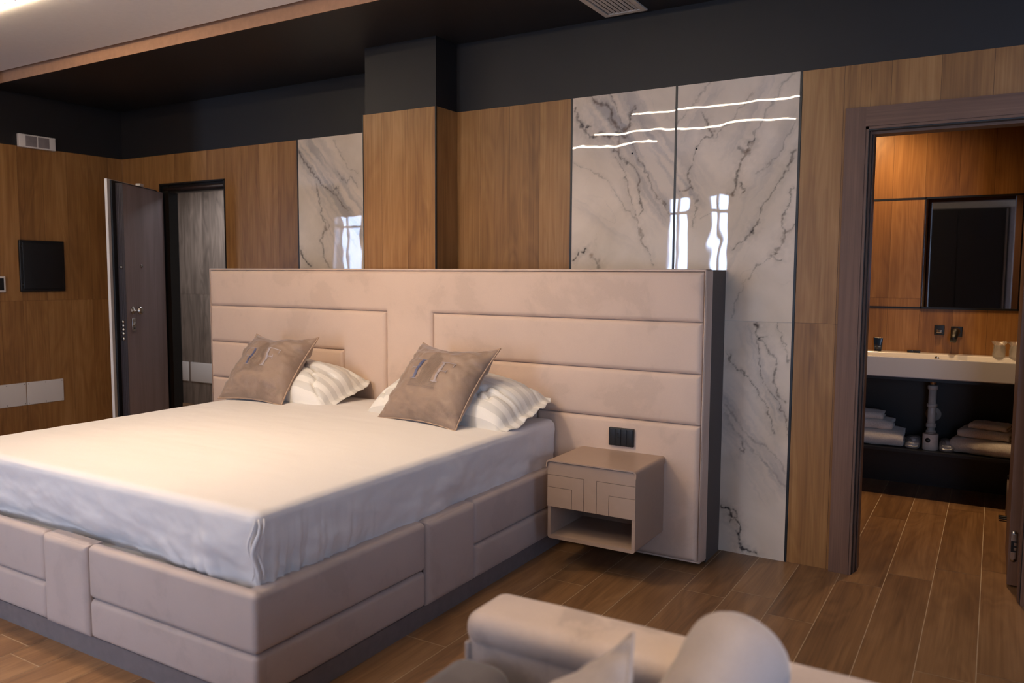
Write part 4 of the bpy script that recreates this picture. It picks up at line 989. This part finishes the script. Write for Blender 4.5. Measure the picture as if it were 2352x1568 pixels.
# folded towels: spiral fold of terry cloth
def towel(x0, x1, y0, y1, z0, z1, sd, lb, grp, rz=0.0, th=None):
    cx, cy = (x0+x1)/2, (y0+y1)/2; h = z1-z0; d = y1-y0; L_ = x1-x0
    th = th or h*.42; n = 10
    # cross-section in (y,z): a soft U fold, rounded at the front
    path = []
    zc = h/2; ro = (h-th)/2
    yb = d/2-.01; yf = -d/2+ro+th/2
    for k in range(8): path.append((yb-(yb-yf)*k/7, h-th/2))
    for k in range(1, 9):
        a = math.pi/2+math.pi*k/8; path.append((yf+ro*math.cos(a), zc+ro*math.sin(a)))
    for k in range(1, 8): path.append((yf+(yb-yf)*k/7, th/2))
    out = []
    m = len(path); nrm = []
    for i in range(m):
        a = path[max(i-1, 0)]; b = path[min(i+1, m-1)]; dx, dz = b[0]-a[0], b[1]-a[1]; l = math.hypot(dx, dz); nrm.append((-dz/l, dx/l))
    o1 = [(p[0]-q[0]*th*.5, p[1]-q[1]*th*.5) for p, q in zip(path, nrm)]; o2 = [(p[0]+q[0]*th*.46, p[1]+q[1]*th*.46) for p, q in zip(path, nrm)]
    cross = o1+o2[::-1]; K = len(cross)
    nx = 26; V = []
    for i in range(nx+1):
        u = -1+2*i/nx; x = u*L_/2; e = (1-abs(u)**8)
        for k, (yy, zz) in enumerate(cross):
            cyy, czz = path[k] if k < m else path[2*m-1-k]
            f = .72+.28*e**.5 if e > 0 else .72
            a = cyy+(yy-cyy)*f; b = czz+(zz-czz)*f
            w = .003*float(fbm(u*4+k*.05, zz*30+yy*9, sd, 3)); sag = -.006*abs(u)**3*(b/h)
            V.append((x+.004*float(vnoise(k*.3, u*3, sd)), a+w, max(.0005, b+w*.8+sag)))
    F = [(i*K+k, i*K+(k+1) % K, (i+1)*K+(k+1) % K, (i+1)*K+k) for i in range(nx) for k in range(K)]
    F += [tuple(range(K))[::-1], tuple(nx*K+k for k in range(K))]
    F = [f[::-1] for f in F]
    o = mesh('folded_towel', G().add(V, F, 0, True), 'towel'); o.location = (cx, cy, z0); o.rotation_euler = (0, 0, rz)
    return tag(o, lb, 'towel', grp)
gl, gr_ = 'towel stack at the left end of the shelf', 'towel stack at the right end of the shelf'
S0 = 0.3185
towel(-.06, .378, 1.635, 1.90, S0, S0+.105, 1, 'large folded white towel, bottom of the left stack', gl)
towel(-.04, .310, 1.655, 1.87, S0+.106, S0+.166, 2, 'folded white hand towel, middle of the left stack', gl)
towel(.00, .250, 1.675, 1.85, S0+.167, S0+.215, 3, 'small folded white towel, top of the left stack', gl)
towel(.665, 1.03, 1.635, 1.93, S0, S0+.098, 4, 'large folded beige-lit towel, bottom of the right stack', gr_, math.radians(-10))
towel(.700, .98, 1.665, 1.90, S0+.099, S0+.155, 5, 'folded hand towel, middle of the right stack', gr_, math.radians(-10))
towel(.755, .965, 1.685, 1.86, S0+.156, S0+.196, 6, 'small folded towel, top of the right stack', gr_, math.radians(-12))
# toilet roll with a dark sticker
r = root('toilet_roll', (0.532, 1.70, S0), 'white toilet roll with round black sticker on the shelf', 'toilet paper')
g = G(); V, F = rbox((.487, 1.655, S0), (.577, 1.745, S0+.104), .012, 4, .03)
g = G(); g.lathe((.532, 1.70, S0), [(.043, 0), (.046, .002), (.046, .100), (.044, .103), (.020, .103), (.020, .09)], 40); mesh('roll', g, 'paper', r)
g = G(); n = 24; V = [(.520, 1.6532, S0+.066)]; sx_ = .0155
for k in range(n):
    a = 2*math.pi*k/n; xx = .520+sx_*math.cos(a); V.append((xx, 1.70-math.sqrt(.0466**2-(xx-.532)**2), S0+.066+sx_*math.sin(a)))
g.add(V, [(0, k+1, (k+1) % n+1) for k in range(n)]); st = mesh('sticker', g, 'blackp', r)
g = G(); g.tube([(.513, 1.6525, S0+.060), (.519, 1.6522, S0+.067), (.524, 1.6522, S0+.064), (.528, 1.6522, S0+.072)], .0009, 6); mesh('sticker_mark', g, 'tubel', st)
# slippers in bags
for x, lb in ((.430, 'packed slippers in clear film left of the toilet roll'), (.628, 'packed slippers in clear film right of the toilet roll')):
    r = root('slipper_pack', (x, 1.73, S0), lb, 'slippers', 'packed slippers on the shelf')
    for k in range(2):
        V = []; n = 28; zs = ((0, .9), (.008, 1.0), (.016, .98), (.026+.012*k, .8), (.034+.012*k, .35))
        for z, f in zs:
            for j in range(n):
                a = 2*math.pi*j/n; w = .034*(1-.22*math.cos(a*1)-.1*math.cos(2*a)); V.append((x+w*math.sin(a)*f-.004+.010*k, 1.735-.075*math.cos(a)*f, S0+.001+z+.018*k))
        F = [(i*n+j, i*n+(j+1) % n, (i+1)*n+(j+1) % n, (i+1)*n+j) for i in range(4) for j in range(n)]+[tuple(range(n))[::-1], tuple(4*n+j for j in range(n))]
        F = [f[::-1] for f in F]
        mesh('slipper', G().add(V, F, 0, True), 'slip', r)
    g = G(); g.box((x-.012, 1.690, S0+.052), (x+.010, 1.705, S0+.0545)); mesh('tag_print', g, 'blackp', r)
    V, F = rbox((x-.044, 1.650, S0+.0005), (x+.044, 1.83, S0+.062), .020, 4, .012, lambda t, n: (t[0]+.004*float(fbm(t[0]*60, t[1]*50, 3, 3)), t[1], max(S0+.0005, t[2]+.004*float(fbm(t[0]*50, t[1]*60, 5, 3))-.024*max(0, (1.70-t[1])/.05)*(t[2] > S0+.03))))
    mesh('film_bag', G().add(V, F, 0, True), 'film', r)
# pedal bin
r = root('pedal_bin', (1.045, 1.50, 0), 'beige pedal bin with black foot pedal, half hidden by the bathroom door', 'bin')
g = G(); g.lathe((1.045, 1.50, 0.012), [(.085, 0), (.085, .215), (.083, .220)], 40); mesh('bucket', g, 'bin', r)
g = G(); g.lathe((1.045, 1.50, 0), [(.080, 0), (.080, .012)], 40); mesh('foot_ring', g, 'blackp', r)
g = G(); g.lathe((1.045, 1.50, 0.232), [(.087, 0), (.087, .012), (.075, .022), (.03, .028)], 40); mesh('lid', g, 'blackp', r)
g = G()
for dy_ in (-.022, .022):
    V, F = rbox((.925, 1.40+dy_-.013, .012), (.990, 1.40+dy_+.013, .020), .0039, 2, .02); g.add(V, F, 0, True)
g.box((.985, 1.375, .012), (.998, 1.425, .018)); g.box((.985, 1.42, .012), (1.0, 1.44, .018)); mesh('pedal', g, 'blackp', r)

# ---------------------------------------------------------------- added dark stand-in behind the camera, so the mirror reflects dark panels
r = root('mirror_backdrop', (0.5, -5.2, 0), 'tall dark backdrop with two door panels, added opposite the bathroom to darken the mirror', 'mirror_backdrop')
g = G(); g.box((-0.65, -5.58, 0), (1.06, -5.02, 2.4)); mesh('body', g, 'darkwood', r)
for a, b in ((-.62, .34), (.352, .90)):
    g = G(); g.box((a, -5.018, .05), (b, -5.0, 2.36)); mesh('door', g, 'darkwood', r)
g = G(); g.box((.93, -5.019, 0), (.95, -4.99, 2.38)); mesh('metal_handle', g, 'steel', r)
g = G(); g.box((.975, -5.018, 0), (1.5, -4.995, 2.4)); mesh('side_panel', g, 'grey', r)

# ---------------------------------------------------------------- sofa in the foreground
SX0, SX1 = -0.135, 1.95; SY = -2.485; STZ = 0.678
r = root('sofa', (0.9, -3.0, 0), 'grey velvet sofa seen from inside at the bottom edge of the photo', 'sofa')
def sq(t, n): return t
V, F = rbox((SX0, SY-.150, .07), (SX1, SY, STZ-.055), .02, 3, .12); mesh('backrest', G().add(V, F, 0, True), 'sofa', r)
def rolld(t, n):
    x, y, z = t; return (x, y, z+.002*float(fbm(x*4, y*6, 2, 3)))
V, F = rbox((SX0-.004, SY-.162, STZ-.080), (SX1, SY+.006, STZ), .036, 5, .05, rolld); mesh('top_roll', G().add(V, F, 0, True), 'sofa', r)
V, F = rbox((SX0-.001, SY-.156, .09), (SX0+.012, SY+.002, STZ-.07), .005, 2, .1); mesh('side_piping', G().add(V, F, 0, True), 'sofa', r)
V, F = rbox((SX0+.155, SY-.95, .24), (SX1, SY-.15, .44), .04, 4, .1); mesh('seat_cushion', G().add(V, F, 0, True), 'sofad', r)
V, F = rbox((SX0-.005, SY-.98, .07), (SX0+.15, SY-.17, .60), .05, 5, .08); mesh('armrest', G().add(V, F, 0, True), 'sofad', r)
V, F = rbox((SX0+.13, SY-.95, .07), (SX1, SY-.15, .24), .02, 3, .2); mesh('seat_base', G().add(V, F, 0, True), 'sofa', r)
for x in (SX0+.1, SX1-.1):
    for y in (SY-.1, SY-.88):
        g = G(); g.lathe((x, y, 0), [(.018, 0), (.022, .07)], 16); mesh('leg', g, 'black', r)
# bolster leaning on the backrest
def bolster(P0, P1, rad, label):
    P0, P1 = Vector(P0), Vector(P1); d = (P1-P0).normalized(); pts = []; rs = []
    Lh = (P1-P0).length
    for k in range(9): a = math.pi/2*k/8; pts.append(P0+d*(rad*.75*(1-math.cos(a)))); rs.append(max(.002, rad*math.sin(a)))
    for k in range(1, 12): pts.append(P0+d*(rad*.75+(Lh-1.5*rad)*k/12)); rs.append(rad*(1+.012*math.sin(k*1.7)))
    for k in range(9): a = math.pi/2*k/8; pts.append(P1-d*(rad*.75*(1-math.sin(a)))); rs.append(max(.002, rad*math.cos(a)))
    g = G().tube(pts, rs, 40)
    return solo('bolster_cushion', g, 'sofac', tuple(P1), label, 'cushion')
bolster((0.490, -2.60, 0.770), (0.41, -2.98, 0.53), .094, 'round grey velvet bolster cushion leaning over the sofa backrest')
def scushion(loc, rot, w, h, t, seed, label):
    r = bpy.data.objects.new('throw_cushion', None); COL.objects.link(r); r.location = loc; r.rotation_euler = rot
    tag(r, label, 'cushion'); S = cushion_surface(w, h, t, seed, .08); n = 40; V = []; F = []
    for s in (1, -1):
        o = len(V)
        for i in range(n+1):
            for j in range(n+1):
                x, y, z = S(math.sin(math.pi/2*(-1+2*i/n)), math.sin(math.pi/2*(-1+2*j/n)), s); V.append((x, y, z+s*.0004))
        for i in range(n):
            for j in range(n):
                q = (o+i*(n+1)+j, o+(i+1)*(n+1)+j, o+(i+1)*(n+1)+j+1, o+i*(n+1)+j+1); F.append(q if s > 0 else q[::-1])
    mesh('cover', G().add(V, F, 0, True), 'sofac', r)
    g = G(); m = 24; ed = [(-1+2*k/m, -1) for k in range(m)]+[(1, -1+2*k/m) for k in range(m)]+[(1-2*k/m, 1) for k in range(m)]+[(-1, 1-2*k/m) for k in range(m)]
    g.tube([S(u, v)[:2]+(0,) for u, v in ed], .004, 8, closed=True); mesh('piping', g, 'sofac', r)
    return r
# its upper right corner points up beside the bolster
R_ = Matrix.Rotation(math.radians(-42), 3, 'Z') @ Matrix.Rotation(math.radians(60), 3, 'X') @ Matrix.Rotation(math.radians(45), 3, 'Z')
corner = R_ @ Vector((.21, .21, 0)); tipw = Vector((0.351, -2.85, 0.825))
scushion(tuple(tipw-corner), R_.to_euler(), .42, .42, .15, 5, 'pointed grey throw cushion on the sofa, left of the bolster')
